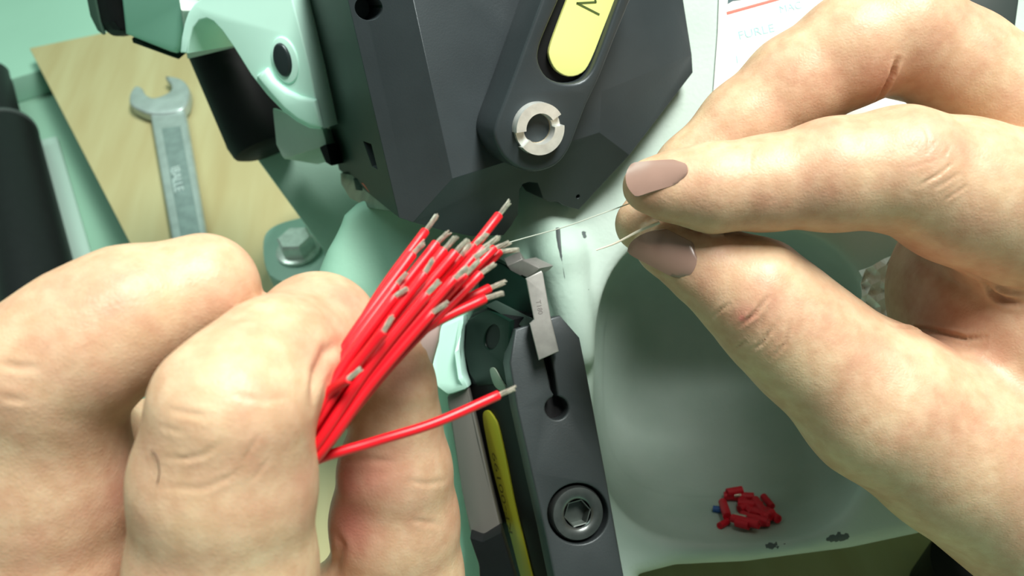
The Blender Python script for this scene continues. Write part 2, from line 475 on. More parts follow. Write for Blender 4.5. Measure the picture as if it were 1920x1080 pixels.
# plywood board
c0 = bench(55, 90); c1 = bench(238, 445); c2 = bench(190, 62)
eL = unit(c1 - c0); eT = unit(c2 - c0)
pts = [c0, c0 + eL * 560, c0 + eL * 560 + eT * 620, c0 + eT * 620]
board = solid('plywood_board', pts, [p - ZUP * 14 for p in pts], M_WOODS, bevel=.6)
tag(board, 'light plywood board with a worn left edge lying under the machine and wrench', 'board')
# pale bar and black cylinder at the far left
pb = [bench(72, 262, -25.5), bench(106, 254, -25.5), bench(178, 500, -25.5), bench(215, 640, -25.5), bench(175, 660, -25.5), bench(140, 512, -25.5)]
tag(solid('aluminium_bar', pb, [p - ZUP * 2.4 for p in pb], M_BAR, bevel=1.2), 'pale mint metal bar lying between the black cylinder and the plywood board', 'bar')
t0 = empty('black_cylinder', bench(40, 420, -28), 'glossy black cylinder with a narrower neck lying on the green table', 'cylinder')
A = bench(84, 600, -13); B = bench(0, 214, -13); ax = unit(B - A); L = np.linalg.norm(B - A)
rr = 74 * A[2] / F
lathe('barrel', A - ax * 60, ax, [(rr - 1, 0), (rr, 1), (rr, L + 30), (rr - .8, L + 32)], M_RUBBER, t0, 36)
lathe('collar', A, ax, [(rr - .6, L - 28), (rr + .25, L - 27.5), (rr + .25, L - 26), (rr - .6, L - 25.5)], mat('dull_ring', (0.05, 0.07, 0.065), .5), t0, 36)
lathe('neck', A, ax, [(rr * .62, L - 30), (rr * .62, L + 48), (rr * .55, L + 50)], M_RUBBER, t0, 36)

# ================================================================== WRENCH
wr = empty('open_end_wrench', bench(320, 300), 'satin steel open-end wrench with embossed letters lying on the plywood board', 'wrench')
WP = Plane(o=bench(320, 300, 6.5), n=ZUP)
hd = smoothpoly([(253, 161), (243, 175), (243, 194), (262, 206), (284, 212), (322, 210), (346, 200), (354, 178), (352, 160), (337, 146), (309, 142),
                 (320, 158), (318, 170), (302, 179), (286, 182), (272, 175), (265, 163)], 4)
slab('jaw', WP, hd, M_WRENCH, wr, thick=6.0, bevel=1.3, off=.4)
hb = [(279, 206), (345, 196), (387, 443), (415, 600), (440, 700), (370, 715), (350, 600), (320, 443)]
hn = slab('handle', WP, hb, M_WRENCH, wr, thick=4.6, bevel=1.5, off=-.6)
pn = [(303, 240), (338, 236), (376, 443), (400, 580), (366, 586), (339, 443)]
slab('recessed_panel', WP, pn, mat('rough_shaded_steel', (0.26, 0.36, 0.345), .5, metal=.5, var=.2, vscale=200), hn, thick=.6, bevel=.15, off=-.35)  # rougher wrench steel, darkened so the recess shade sits in its colour
lettering('embossed_letters', 'IBALLE', WP, 331, 336, 25, (346, 420), mat('raised_steel', (0.55, 0.68, 0.66), .4, metal=.4), hn, off=0.0, depth=.3, stretch=1.15)
slab('ring_end', WP, circ(412, 735, 62), M_WRENCH, wr, holes=[circ(412, 735, 36, 12)], thick=6.0, bevel=1.2, off=.4)

# ================================================================== MACHINE
mc = empty('wire_stripping_machine', bench(1150, 620), 'mint enamelled wire stripping machine with black steel head, lever and scooped tray', 'machine')

# ---- cast body with the scooped tray, one smooth casting
h = 0.9
lo, hi = (-66, -98, 207), (150, 100, 300)
G = grid(lo, hi, h); X, Y, Z = G
K = 216.0
def pp(lst, D=K): return [tuple(P(x, y, D)[:2]) for x, y in lst]
right = pp([(1010, -180), (2120, -180), (2120, 900), (1900, 958), (1760, 1000), (1600, 1034), (1400, 1060), (1270, 1066), (1200, 1084), (1195, 1180), (1030, 1180), (930, 560), (905, 380)])
dR = poly2d(X[:, :, :1], Y[:, :, :1], right)
def extr(d2, z0, z1, r):
    qx = d2 + r; qz = np.abs(Z - (z0 + z1) / 2) - (z1 - z0) / 2 + r
    return np.minimum(np.maximum(qx, qz), 0) + np.sqrt(np.maximum(qx, 0) ** 2 + np.maximum(qz, 0) ** 2) - r
body = extr(dR, 215.0, 243.0, 5.0)
left = pp([(630, 440), (642, 402), (668, 378), (705, 366), (760, 330), (1010, 250), (1200, 1180), (862, 1180), (838, 900), (812, 730), (806, 690), (800, 620), (760, 580), (700, 560), (632, 560), (622, 470)], 224)
body = smin(body, extr(poly2d(X[:, :, :1], Y[:, :, :1], left), 223.0, 285.0, 4.0), 4.0)
# bulge below the black head, with its long soft ridge
a, b = P(660, 520, 226), P(930, 470, 226)
body = smin(body, capsule(G, P(690, 545, 233), P(850, 560, 228), 13, 11), 7.0)
body = smin(body, capsule(G, P(1004, 362, 219), P(1050, 480, 214.5), 6, 5.5), 3.5)
body = smin(body, capsule(G, P(1050, 480, 214.5), P(1092, 660, 215), 5.5, 4.5), 3.0)
# groove beside the ridge
# scooped tray
cx, cy, cz = P(1376, 722, K); sa, sb, sd = 262 * K / F, 296 * K / F, 42.0
u = np.abs((X - cx) / sa); v = np.abs((Y - cy) / sb); q = np.abs((Z - 214.0) / sd)
bowl = (((u ** 3.1 + v ** 3.1) ** (2.6 / 3.1) + q ** 2.6) ** (1 / 2.6) - 1) * 24.0
outer = (((u / 1.10) ** 3.1 + (v / 1.09) ** 3.1) ** (2.6 / 3.1) + (q / 1.10) ** 2.6) ** (1 / 2.6)
body = np.minimum(body, np.maximum((outer - 1) * 22.0, 215.8 - Z) + .6)
body = smax(body, -bowl, 2.2)
casting = net_object('casting', body, lo, h, M_PALE, mc)
CAST_BVH, _ = bvh_of(casting)

# casting colour: green light cast on the left painted in as mint; chipped lip
def cast_mat():
    m = bpy.data.materials.new('cast_enamel'); m.use_nodes = True
    nt = m.node_tree; b = nt.nodes['Principled BSDF']; N = nt.nodes.new; Lk = nt.links.new
    b.inputs['Roughness'].default_value = .55; b.inputs['Specular IOR Level'].default_value = .25
    tc = N('ShaderNodeTexCoord'); n = N('ShaderNodeTexNoise'); n.inputs['Scale'].default_value = 45; n.inputs['Detail'].default_value = 5
    Lk(tc.outputs['Object'], n.inputs['Vector'])
    r = N('ShaderNodeValToRGB'); r.color_ramp.elements[0].position = .3; r.color_ramp.elements[1].position = .7
    r.color_ramp.elements[0].color = (0.40, 0.52, 0.46, 1); r.color_ramp.elements[1].color = (0.49, 0.60, 0.55, 1)
    Lk(n.outputs[0], r.inputs[0])
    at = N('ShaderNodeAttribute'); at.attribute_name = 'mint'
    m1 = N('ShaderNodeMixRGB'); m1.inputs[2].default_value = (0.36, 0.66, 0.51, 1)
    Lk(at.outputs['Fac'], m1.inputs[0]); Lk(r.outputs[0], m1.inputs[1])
    at2 = N('ShaderNodeAttribute'); at2.attribute_name = 'chip'
    n2 = N('ShaderNodeTexNoise'); n2.inputs['Scale'].default_value = 800; n2.inputs['Detail'].default_value = 5
    Lk(tc.outputs['Object'], n2.inputs['Vector'])
    ad = N('ShaderNodeMath'); ad.operation = 'MULTIPLY_ADD'; ad.inputs[1].default_value = 1.3
    Lk(n2.outputs[0], ad.inputs[0]); Lk(at2.outputs['Fac'], ad.inputs[2])
    gt = N('ShaderNodeMath'); gt.operation = 'GREATER_THAN'; gt.inputs[1].default_value = 1.22; Lk(ad.outputs[0], gt.inputs[0])
    m2 = N('ShaderNodeMixRGB'); m2.inputs[2].default_value = (0.09, 0.115, 0.115, 1)
    Lk(gt.outputs[0], m2.inputs[0]); Lk(m1.outputs[0], m2.inputs[1]); Lk(m2.outputs[0], b.inputs['Base Color'])
    n3 = N('ShaderNodeTexNoise'); n3.inputs['Scale'].default_value = 900; Lk(tc.outputs['Object'], n3.inputs['Vector'])
    bp = N('ShaderNodeBump'); bp.inputs['Strength'].default_value = .15; bp.inputs['Distance'].default_value = .0004
    Lk(n3.outputs[0], bp.inputs['Height']); Lk(bp.outputs[0], b.inputs['Normal'])
    return m
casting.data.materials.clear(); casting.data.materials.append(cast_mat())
me = casting.data; nv = len(me.vertices); co = np.empty(nv * 3); me.vertices.foreach_get('co', co)
cc = Cn(co.reshape(-1, 3) + ROOT[casting.name])
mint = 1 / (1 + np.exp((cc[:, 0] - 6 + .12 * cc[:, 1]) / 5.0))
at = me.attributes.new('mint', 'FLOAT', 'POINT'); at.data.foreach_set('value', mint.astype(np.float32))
chip = np.zeros(nv)
def addspot(arr, p, r, s=1.0):
    d = np.linalg.norm(cc - p, axis=1); np.maximum(arr, s * np.clip(1.35 - d / r, 0, 1), out=arr)
for x, y, r, s in [(1440, 1024, 1.2, .75), (1455, 1022, 1.4, .8), (1470, 1021, .9, .6), (1490, 1020, .9, .55), (1510, 1017, .8, .5),
                   (1560, 1010, 1.5, .85), (1575, 1008, 1.6, .9), (1588, 1006, 1.3, .8), (1392, 1030, .7, .5), (1477, 938, .9, .5),
                   (1474, 950, .7, .45), (1094, 440, 1.15, .9), (1104, 545, .8, .45), (655, 490, .8, .5), (662, 494, .6, .5)]:
    p, n = ray(CAST_BVH, x, y)
    if p is not None: addspot(chip, p, r, s)
at = me.attributes.new('chip', 'FLOAT', 'POINT'); at.data.foreach_set('value', chip.astype(np.float32))

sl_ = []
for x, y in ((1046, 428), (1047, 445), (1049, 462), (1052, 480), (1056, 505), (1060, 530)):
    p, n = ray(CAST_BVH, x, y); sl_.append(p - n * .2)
tube('groove_shade', sl_, [.6, .6, .5, .34, .22, .12], M_GROOVESHADE, mc, 8)  # dark tube drawn for the shade inside the narrow groove

# ---- machine base behind and the bolted foot
base_px = [(470, 285), (560, 255), (645, 250), (1000, 250), (1050, 600), (640, 590), (606, 470)]
fr = [P(x, y, 300) for x, y in base_px]
solid('base', fr, [v + np.array([-2, 4, 62.]) for v in fr], M_MINT, mc, bevel=2.0)
foot_c = bench(560, 478, 22); FR = foot_c[2] / F
ft = solid('foot', [foot_c + (bench(x, y, 22) - foot_c) for x, y in smoothpoly([(492, 462), (505, 428), (560, 408), (640, 402), (760, 440), (760, 560), (640, 545), (560, 535), (505, 515)], 4)],
           [bench(x, y, 22) - ZUP * 22 for x, y in smoothpoly([(492, 462), (505, 428), (560, 408), (640, 402), (760, 440), (760, 560), (640, 545), (560, 535), (505, 515)], 4)], M_MINT, mc, bevel=2.2, smooth=40)
bc = bench(561, 470, 22.3)
lathe('washer', bc, ZUP, [(8.6, 0), (8.6, 1.2), (8.0, 1.5), (3, 1.5)], M_NICKEL, ft)
lathe('hex_bolt', bc, ZUP, [(6.9, 1.4), (6.9, 6.2), (6.0, 7.0), (3, 7.0)], M_NICKEL, ft, 6, 20)

# ---- head casting, upper left (arched cover)
HP = Plane((380, 40, 236), (600, 40, 224), (560, 230, 236))
arch = [(337, 99), (340, 70), (345, 45), (352, 24), (363, 8), (380, -6), (420, -60), (470, -140), (535, -140), (548, 0), (566, 70), (581, 130), (592, 186), (602, 243),
        (580, 241), (556, 229), (528, 207), (500, 178), (470, 140), (440, 92), (416, 58), (400, 41), (388, 35), (374, 38), (362, 52), (355, 76), (351, 100)]
ha = slab('head_cover', HP, arch, M_HEAD, mc, thick=22, bevel=.45)
rib = [(497, 128), (512, 150), (536, 170), (560, 181), (590, 188), (602, 240), (580, 238), (556, 226), (530, 205), (502, 174), (478, 142)]
slab('rolled_edge', HP, rib, M_HEAD, ha, thick=2.4, bevel=1.1, off=1.4)
slab('screw_recess', HP, circ(533, 113, 24, 32, 45, math.radians(-14)), M_HEAD, ha, thick=.9, bevel=.3, off=.5)
sc = slab('cover_screw', HP, circ(527, 113, 16, 32, 33, math.radians(-14)), mat('dark_screw', (0.03, 0.045, 0.047), .35, metal=.5), ha, thick=1.6, bevel=.7, off=1.3)
# mint side panel and black knob
SP = Plane((230, 60, 262), (350, 20, 252), (330, 100, 262))
slab('side_panel', SP, [(210, -140), (470, -140), (380, -6), (363, 8), (350, 30), (344, 60), (338, 90), (330, 103), (318, 100), (255, 75), (233, 66)],
     mat('side_enamel', (0.33, 0.66, 0.54), .35), mc, thick=20, bevel=1.5)
slab('panel_edge_trim', SP, [(246, 73), (320, 102), (334, 106), (334, 112), (322, 108), (248, 81)], M_GREENBLACK, mc, thick=8, bevel=.5, off=-3)
kb = slab('black_knob', Plane((190, 40, 268), (235, 40, 262), (200, 70, 270)), smoothpoly([(130, -140), (148, -20), (156, 18), (168, 44), (184, 64), (200, 75), (216, 74), (233, 68), (226, 40), (214, -10), (206, -140)], 3), M_RUBBER, mc, thick=30, bevel=5)
slab('knob_band', Plane((190, 40, 268), (235, 40, 262), (200, 70, 270)), [(160, -140), (174, -20), (186, 40), (192, 66), (182, 58), (168, 30), (160, -10), (146, -140)], mat('grey_green_rubber', (0.05, 0.10, 0.075), .4), kb, thick=1.5, bevel=.5, off=.6)
# underside plate, black roller, bracket block
UPl = Plane((360, 100, 262), (425, 80, 262), (380, 30, 250))
slab('underside_plate', UPl, [(340, 20), (420, 20), (450, 88), (352, 112)], M_PALE, mc, thick=5, bevel=.6)
rA, rB = P(418, 88, 290), P(492, 262, 290)
rax = unit(rB - rA); rl = np.linalg.norm(rB - rA)
ro = lathe('roller', rA - rax * 12, rax, [(10, 0), (11.2, 1), (11.2, rl + 10), (10.2, rl + 15), (8.0, rl + 16)], M_RUBBER, mc, 40)
rs = slab('roller_guard', Plane((370, 110, 296), (440, 295, 300), (500, 260, 284)), [(362, 104), (396, 92), (452, 296), (438, 300), (424, 280), (392, 190)], mat('dark_green_plastic', (0.02, 0.045, 0.035), .5), mc, thick=6, bevel=.8)
for x, y in ((396, 148), (404, 185), (428, 262)):
    slab('guard_screw', Plane((370, 110, 296), (440, 295, 300), (500, 260, 284)), circ(x, y, 6, 12, 10), M_RUBBER, rs, thick=2, bevel=.4, off=.8)
bk = [P(509, 200, 252), P(604, 236, 246), P(614, 274, 246), P(530, 299, 252), P(516, 270, 252)]
solid('bracket_block', bk, [v + np.array([2, 3, 34.]) for v in bk], M_PALE, mc, bevel=1.2)
bk = [P(598, 276, 244), P(612, 270, 243), P(622, 312, 243), P(610, 305, 244)]
solid('bracket_stop', bk, [v + np.array([2, 3, 14.]) for v in bk], M_RUBBER, mc, bevel=.5)

# ---- black head block
FP = Plane((760, 200, 181), (1240, 200, 202), (1000, 400, 197.5))
def fp(x, y, off=0): return FP.hit(x, y, off)
C1, C2 = fp(749, -120, -7), fp(848, 335)
Pp, Qq, Tt = fp(1124, 248, -1), fp(1128, 172, -2.2), fp(1205, -120, -9)
lowp = fp(960, 440, -8)
nl = unit(np.cross(Pp - C2, lowp - C2)); LPl = Plane(o=C2, n=nl)
lw = [(775, 417), (830, 432), (884, 443), (944, 441), (958, 424), (971, 402), (974, 356), (980, 345), (992, 341), (1008, 343), (1013, 356), (1018, 372), (1030, 378), (1046, 378), (1058, 386), (1085, 393)]
lowv = [LPl.hit(x, y) for x, y in lw]
lowv[0] = fp(775, 417, -5.5)
B1 = fp(655, -120, -13.5); A1, A2 = fp(624, -120, -15.5), fp(748, 408, -7)
R3, R2, R1, R0 = fp(1180, 291, -3), fp(1299, 136, -6), fp(1297, 102, -5.5), fp(1262, -120, -11)
V = [A1, A2, B1, C1, C2, Pp, Qq, Tt, R0, R1, R2, R3] + lowv
iA1, iA2, iB1, iC1, iC2, iP, iQ, iT, iR0, iR1, iR2, iR3 = range(12); iL = list(range(12, 12 + len(lowv)))
Fc = [(iA1, iA2, iL[0], iB1), (iB1, iL[0], iC2, iC1), (iC1, iC2, iP, iQ, iT), (iT, iQ, iR1, iR0), (iQ, iP, iR3, iR2, iR1), tuple([iC2] + iL + [iR3, iP])]
loop = [iA1, iA2] + iL + [iR3, iR2, iR1, iR0, iT, iC1, iB1]
E = P(636, 318, 262) - A2
nb = len(V); V = V + [V[i] + E for i in loop]
for k in range(len(loop)):
    k2 = (k + 1) % len(loop); Fc.append((loop[k], loop[k2], nb + k2, nb + k))
Fc.append(tuple(nb + k for k in range(len(loop))))
hb_ = mk('head_block', V, Fc, M_BLACK, mc)
hb_.data.materials.append(M_GREENBLACK)
def cutter(Vc, Fcc): return mk('cut', Vc, Fcc, M_RUBBER)
cuts = [cutter(*lathe_data(fp(704, 14, -5), -FP.n, [(24 * FP.mm(704, 14), -3), (24 * FP.mm(704, 14), 16)], 28)),
        cutter(*lathe_data(LPl.hit(1083, 368), -FP.n, [(4.5 * FP.mm(1083, 368), -3), (4.5 * FP.mm(1083, 368), 9)], 14))]
s0 = A2 + E * .45; sn = unit(np.cross(A1 - A2, E)); sn = -sn if sn @ s0 > 0 else sn
SPL = Plane(o=A2, n=sn)
def slotcut(px4, dep):
    f_ = [SPL.hit(x, y, 2) for x, y in px4]; b_ = [v - sn * dep for v in f_]
    n = len(f_); return cutter(f_ + b_, [tuple(range(n)), tuple(range(2 * n - 1, n - 1, -1))] + [(i, (i + 1) % n, n + (i + 1) % n, n + i) for i in range(n)])
cuts.append(slotcut([(665, 268), (680, 274), (692, 322), (682, 316)], 9))
cuts.append(slotcut(circ(583, 116, 8, 14, 14, .3), 6))
for c in cuts:
    md = hb_.modifiers.new('b', 'BOOLEAN'); md.operation = 'DIFFERENCE'; md.object = c; md.solver = 'EXACT'
dg = bpy.context.evaluated_depsgraph_get(); dg.update()
me2 = bpy.data.meshes.new_from_object(hb_.evaluated_get(dg))
hb_.modifiers.clear(); hb_.data = me2; me2.name = 'head_block'
for c in cuts: bpy.data.objects.remove(c)
while len(me2.materials) > 2: me2.materials.pop()
if len(me2.materials) < 2: me2.materials.append(M_GREENBLACK)
wsn = Vector(RM @ sn)
for p in me2.polygons:
    p.material_index = 1 if p.normal.dot(wsn) > .993 else 0
me2.set_sharp_from_angle(angle=math.radians(20))
# small bevel highlights on the head block
md = hb_.modifiers.new('bevel', 'BEVEL'); md.width = .0003; md.segments = 1; md.limit_method = 'ANGLE'; md.angle_limit = math.radians(8); md.material = -1

# metal clip with a red dab under the block's left side
cl = [P(637, 322, 250), P(672, 330, 236), P(735, 374, 206), P(738, 398, 206), P(690, 391, 222), P(655, 373, 240), P(639, 346, 250)]
cp = solid('latch_housing', cl, [v + np.array([4, 2, 16.]) for v in cl], mat('oily_metal', (0.22, 0.25, 0.20), .35, metal=.5, var=.4, vscale=200), mc, bevel=1.0)
cl = [P(676, 342, 229), P(690, 347, 224), P(706, 360, 217), P(692, 361, 222)]
solid('red_seal', cl, [v + np.array([.5, .3, 4.]) for v in cl], mat('rusty_red', (0.42, 0.09, 0.05), .6), cp, bevel=.2)
cl = [P(662, 334, 237), P(674, 338, 233), P(680, 358, 229), P(667, 356, 234)]
solid('latch_tooth', cl, [v + np.array([.5, .3, 4.]) for v in cl], M_GREENBLACK, cp, bevel=.2)

# ---- lever with yellow label and slotted collar
lv_out = smoothpoly([(1060, -120), (1036, -55), (1015, 2), (990, 70), (966, 136), (945, 192), (930, 232), (928, 258), (944, 293), (974, 316), (1006, 322), (1042, 310), (1066, 282), (1083, 240), (1101, 194), (1124, 146), (1152, 75), (1182, 2), (1204, -55), (1228, -120), (1190, -130), (1110, -130)], 3)
pocket = smoothpoly([(1085, -90), (1048, 0), (1028, 46), (1012, 88), (1011, 118), (1027, 145), (1056, 156), (1087, 153), (1107, 136), (1122, 104), (1142, 50), (1160, 0), (1188, -75), (1160, -105), (1110, -108)], 3)
lev = slab('lever', FP, lv_out, M_BLACK, mc, holes=[pocket], thick=12.0, bevel=.7, off=9.5)
slab('pocket_floor', FP, lv_out and smoothpoly([(1080, -100), (1040, 0), (1005, 88), (1005, 122), (1025, 150), (1056, 161), (1092, 157), (1112, 139), (1130, 104), (1168, 0), (1196, -75), (1165, -112), (1105, -114)], 3), M_RUBBER, lev, thick=5.0, bevel=.2, off=6.0)
lab = smoothpoly([(1098, -85), (1064, 0), (1046, 47), (1031, 90), (1031, 110), (1043, 132), (1066, 144), (1092, 137), (1109, 112), (1132, 54), (1153, 0), (1178, -70), (1155, -98), (1118, -98)], 3)
yl = slab('yellow_label', FP, lab, M_YEL, lev, thick=1.2, bevel=.25, off=7.6)
def stroke(name, pts, wpx, pl, off, m, parent):
    path = [pl.hit(x, y, off) for x, y in pts]; r = wpx / 2 * pl.mm(*pts[0])
    V, Fc = [], []
    for a_, b_ in zip(path[:-1], path[1:]):
        d_ = unit(b_ - a_); s_ = np.cross(d_, pl.n) * r; k = len(V)
        a2, b2 = a_ - d_ * r * .6, b_ + d_ * r * .6
        for z in (.0, .05):
            V += [a2 + s_ + pl.n * z, b2 + s_ + pl.n * z, b2 - s_ + pl.n * z, a2 - s_ + pl.n * z]
        Fc += [(k, k + 1, k + 2, k + 3), (k + 4, k + 5, k + 6, k + 7)] + [(k + i, k + (i + 1) % 4, k + 4 + (i + 1) % 4, k + 4 + i) for i in range(4)]
    return mk(name, V, Fc, m, parent)
stroke('lettering', [(1123, 27), (1082, 6), (1117, 4), (1113, -14), (1090, -28), (1130, -40)], 3.6, FP, 7.62, M_INK, yl)
# fluff line on the lever's flank
cc0 = FP.hit(1006, 240, 9.6); mmp = FP.mm(1006, 240)
ro_, ri_ = 47 * mmp, 26 * mmp
def arc_ring(c, n, x, y, r0, r1, z0, z1, a0, a1, seg=20):
    V, Fc = [], []
    for k in range(seg + 1):
        t = math.radians(a0 + (a1 - a0) * k / seg); d = math.cos(t) * x + math.sin(t) * y
        V += [c + d * r0 + n * z0, c + d * r1 + n * z0, c + d * (r1 - .15) + n * z1, c + d * (r0 + .15) + n * z1]
    for k in range(seg):
        for i in range(4):
            Fc.append((k * 4 + i, k * 4 + (i + 1) % 4, k * 4 + 4 + (i + 1) % 4, k * 4 + 4 + i))
    if a1 - a0 < 359: Fc += [(0, 1, 2, 3), tuple(seg * 4 + i for i in range(4))]
    return V, Fc
V, Fc = arc_ring(cc0, FP.n, FP.ex, FP.ey, ri_, ro_, -1, 2.2, 32, 186)
V2, F2 = arc_ring(cc0, FP.n, FP.ex, FP.ey, ri_, ro_, -1, 2.2, 222, 366)
V3, F3 = arc_ring(cc0, FP.n, FP.ex, FP.ey, ri_, ro_ - .3, -1.5, .7, 0, 360, 36)
n1, n2 = len(V), len(V) + len(V2)
sl = mk('slotted_collar', V + V2 + V3, Fc + [tuple(i + n1 for i in f) for f in F2] + [tuple(i + n2 for i in f) for f in F3], M_NICKEL, lev, 35)
lathe('pivot_pin', cc0, FP.n, [(ri_ + .1, -2), (ri_ + .1, .0), (ri_ * .85, -.3), (ri_ * .3, -1.3), (.05, -1.5)], mat('brown_oxide_steel', (0.30, 0.26, 0.17), .42, metal=.3, var=.45, vscale=500), sl, 28)
# ---- lower blade plate
BP = Plane((980, 640, 193), (1090, 640, 196), (1080, 1040, 193))
plate = [(966, 617), (994, 608), (1003, 606), (1014, 655), (1021, 676), (1027, 700), (1036, 745)] + \
        [(1044 + 22 * math.cos(t), 765 + 22 * math.sin(t)) for t in np.linspace(math.radians(-112), math.radians(-112 - 324), 22)] + \
        [(1046, 742), (1040, 700), (1034, 672), (1028, 640), (1020, 601), (1033, 596), (1050, 591), (1087, 633), (1097, 682), (1112, 762), (1139, 907), (1171, 1085), (1190, 1190), (1062, 1190), (1039, 1080), (1021, 993), (997, 888), (970, 767), (956, 681)]
ring = circ(1084, 963, 57, 40)
pt = slab('blade_plate', BP, plate, M_BLACK2, mc, holes=[ring], thick=7.0, bevel=.45)
slab('plate_backing', BP, [(975, 640), (1085, 650), (1165, 1080), (1180, 1180), (1072, 1180), (1040, 1050), (990, 780)], M_RUBBER, pt, thick=4, bevel=.3, off=-4.4)
SCc = BP.hit(1084, 963); smm = BP.mm(1084, 963)
R_ = 51 * smm; hx = 25 * smm
s_ = lathe('socket_screw', SCc, BP.n, [(R_, -4.5), (R_, -.6), (R_ * .95, .1), (R_ * .8, .25), (hx * 1.25, .1), (hx * 1.1, -.2), (hx * 1.06, -.4)], mat('dark_screw_steel', (0.16, 0.18, 0.175), .3, metal=.8, var=.3, vscale=300), pt, 40, 40)
bm = bmesh.new(); bm.from_mesh(s_.data); bm.faces.ensure_lookup_table()
big = max((f for f in bm.faces if len(f.verts) > 20), key=lambda f: sum((v.co + Vector(ROOT[s_.name]) - Vector(SCc)).length for v in f.verts) * 0 + (f.calc_center_median() - Vector(Wn(SCc - BP.n * 10)[0]) + Vector(ROOT[s_.name])).length)
bmesh.ops.delete(bm, geom=[big], context='FACES'); bm.to_mesh(s_.data); bm.free()
V, Fc = [], []
for r, hgt in ((hx * 1.07, -.38), (hx * .98, -.45), (hx * .96, -3.4), (.05, -3.5)):
    for k in range(6):
        t = math.pi / 3 * k + .22; V.append(SCc + BP.n * hgt + r * (math.cos(t) * BP.ex + math.sin(t) * BP.ey))
for i in range(3):
    for k in range(6): Fc.append((i * 6 + k, i * 6 + (k + 1) % 6, i * 6 + 6 + (k + 1) % 6, i * 6 + 6 + k))
mk('hex_socket', V, Fc, mat('socket_steel', (0.10, 0.12, 0.11), .35, metal=.7), s_)

# ---- blades
BL = Plane((990, 530, 189), (1018, 520, 189), (1025, 660, 189))
bl = slab('blade', BL, [(987, 527), (985, 522), (1015, 507), (1018, 512), (1025, 552), (1033, 597), (1048, 659), (1010, 676), (993, 607), (1001, 599)], M_BLADE, mc, thick=4.2, bevel=.25)
lettering('stamped_marks', 'T180', BL, 1011, 576, 13, (1014, 592), mat('stamp_dark', (0.16, 0.15, 0.145), .6), bl, off=.02, depth=.03)
BU = Plane((950, 490, 204), (978, 480, 203), (985, 510, 200))
ub = slab('upper_blade', BU, [(944, 484), (974, 471), (980, 486), (951, 499)], M_BLADE, mc, thick=5, bevel=.25)
slab('upper_blade_shank', Plane((950, 500, 203), (1000, 500, 198), (985, 525, 200)), [(951, 499), (979, 487), (1012, 503), (1004, 512), (986, 522), (966, 520)], M_BLADE, ub, thick=5, bevel=.2)

# ---- dark green blade holder and side body
hp = [P(895, 486, 206), P(918, 482, 205), P(952, 499, 205), P(990, 521, 198), P(1004, 604, 197), P(986, 616, 198), P(912, 574, 206), P(897, 540, 208)]
bh = solid('blade_holder', hp, [v + np.array([1, 1, 16.]) for v in hp], M_GREENBLACK, mc, bevel=.6)
bar = [P(910, 572, 201), P(930, 562, 199), P(1002, 598, 194), P(986, 618, 194)]
solid('holder_ledge', bar, [v + np.array([0, -1, 8.]) for v in bar], mat('ledge_grey_green', (0.035, 0.062, 0.05), .45, metal=.3), bh, bevel=.5)
SB = Plane((880, 620, 213), (975, 767, 198.5), (1045, 1080, 198.5))
side = [(884, 586), (915, 577), (960, 600), (958, 640), (956, 690)] + [(975, 767), (1002, 888), (1026, 993), (1045, 1080), (1070, 1190), (985, 1190), (960, 1082), (940, 998), (924, 934), (898, 820), (882, 735), (868, 712), (862, 662), (868, 612)]
sd_ = slab('side_body', SB, side, M_RUBBER, mc, thick=8, bevel=.8)
slab('side_upper_face', SB, [(876, 600), (914, 580), (956, 602), (954, 642), (952, 690), (950, 720), (896, 724), (880, 700), (870, 660)], M_GREENBLACK, sd_, holes=[circ(922, 632, 14, 20, 24, .25)], thick=1.4, bevel=.3, off=.5)
slab('pale_patch', SB, smoothpoly([(918, 694), (926, 690), (936, 706), (948, 728), (940, 734), (926, 722)], 3), mat('pale_patch_paint', (0.25, 0.32, 0.25), .5), sd_, thick=.5, bevel=.1, off=.75)  # small paler patch on the side body
yl2 = slab('narrow_yellow_label', SB, smoothpoly([(905, 782), (908, 771), (916, 771), (926, 784), (934, 802), (949, 868), (965, 950), (982, 1020), (998, 1085), (1012, 1130), (990, 1130), (977, 1085), (956, 1003), (940, 942), (923, 878), (910, 815)], 3), M_YEL2, sd_, thick=.5, bevel=.1, off=.45)
lettering('lettering', 'KF-00199', SB, 942, 925, 23, (926, 850), mat('label_ink', (0.15, 0.145, 0.01), .6), yl2, off=.47, depth=.03, stretch=1.75)
lowb = [P(880, 1008, 204), P(905, 1016, 203), P(940, 998, 200), P(970, 1100, 198), P(990, 1190, 198), P(905, 1190, 206), P(898, 1060, 205)]
solid('rubber_stop', lowb, [v + np.array([0, 0, 9.]) for v in lowb], M_RUBBER, mc, bevel=.6)
# grey slide strip and mint guard left of the side body
gs = [P(838, 744, 216), P(877, 724, 212), P(900, 822, 210), P(926, 936, 209), P(942, 1000, 208), P(912, 1018, 209), P(884, 1010, 211), P(866, 920, 214)]
solid('slide_strip', gs, [v + np.array([0, 0, 12.]) for v in gs], mat('grey_slide', (0.16, 0.155, 0.14), .5, metal=.3), mc, bevel=.6)
gp = [P(808, 690, 212), P(814, 640, 212), P(828, 606, 212), P(872, 588, 210), P(866, 612, 208), P(861, 660, 208), P(868, 706, 209), P(880, 728, 210), P(840, 742, 212), P(814, 722, 212)]
solid('guard', gp, [v + np.array([1, 0, 16.]) for v in gp], M_HEAD, mc, bevel=1.2)

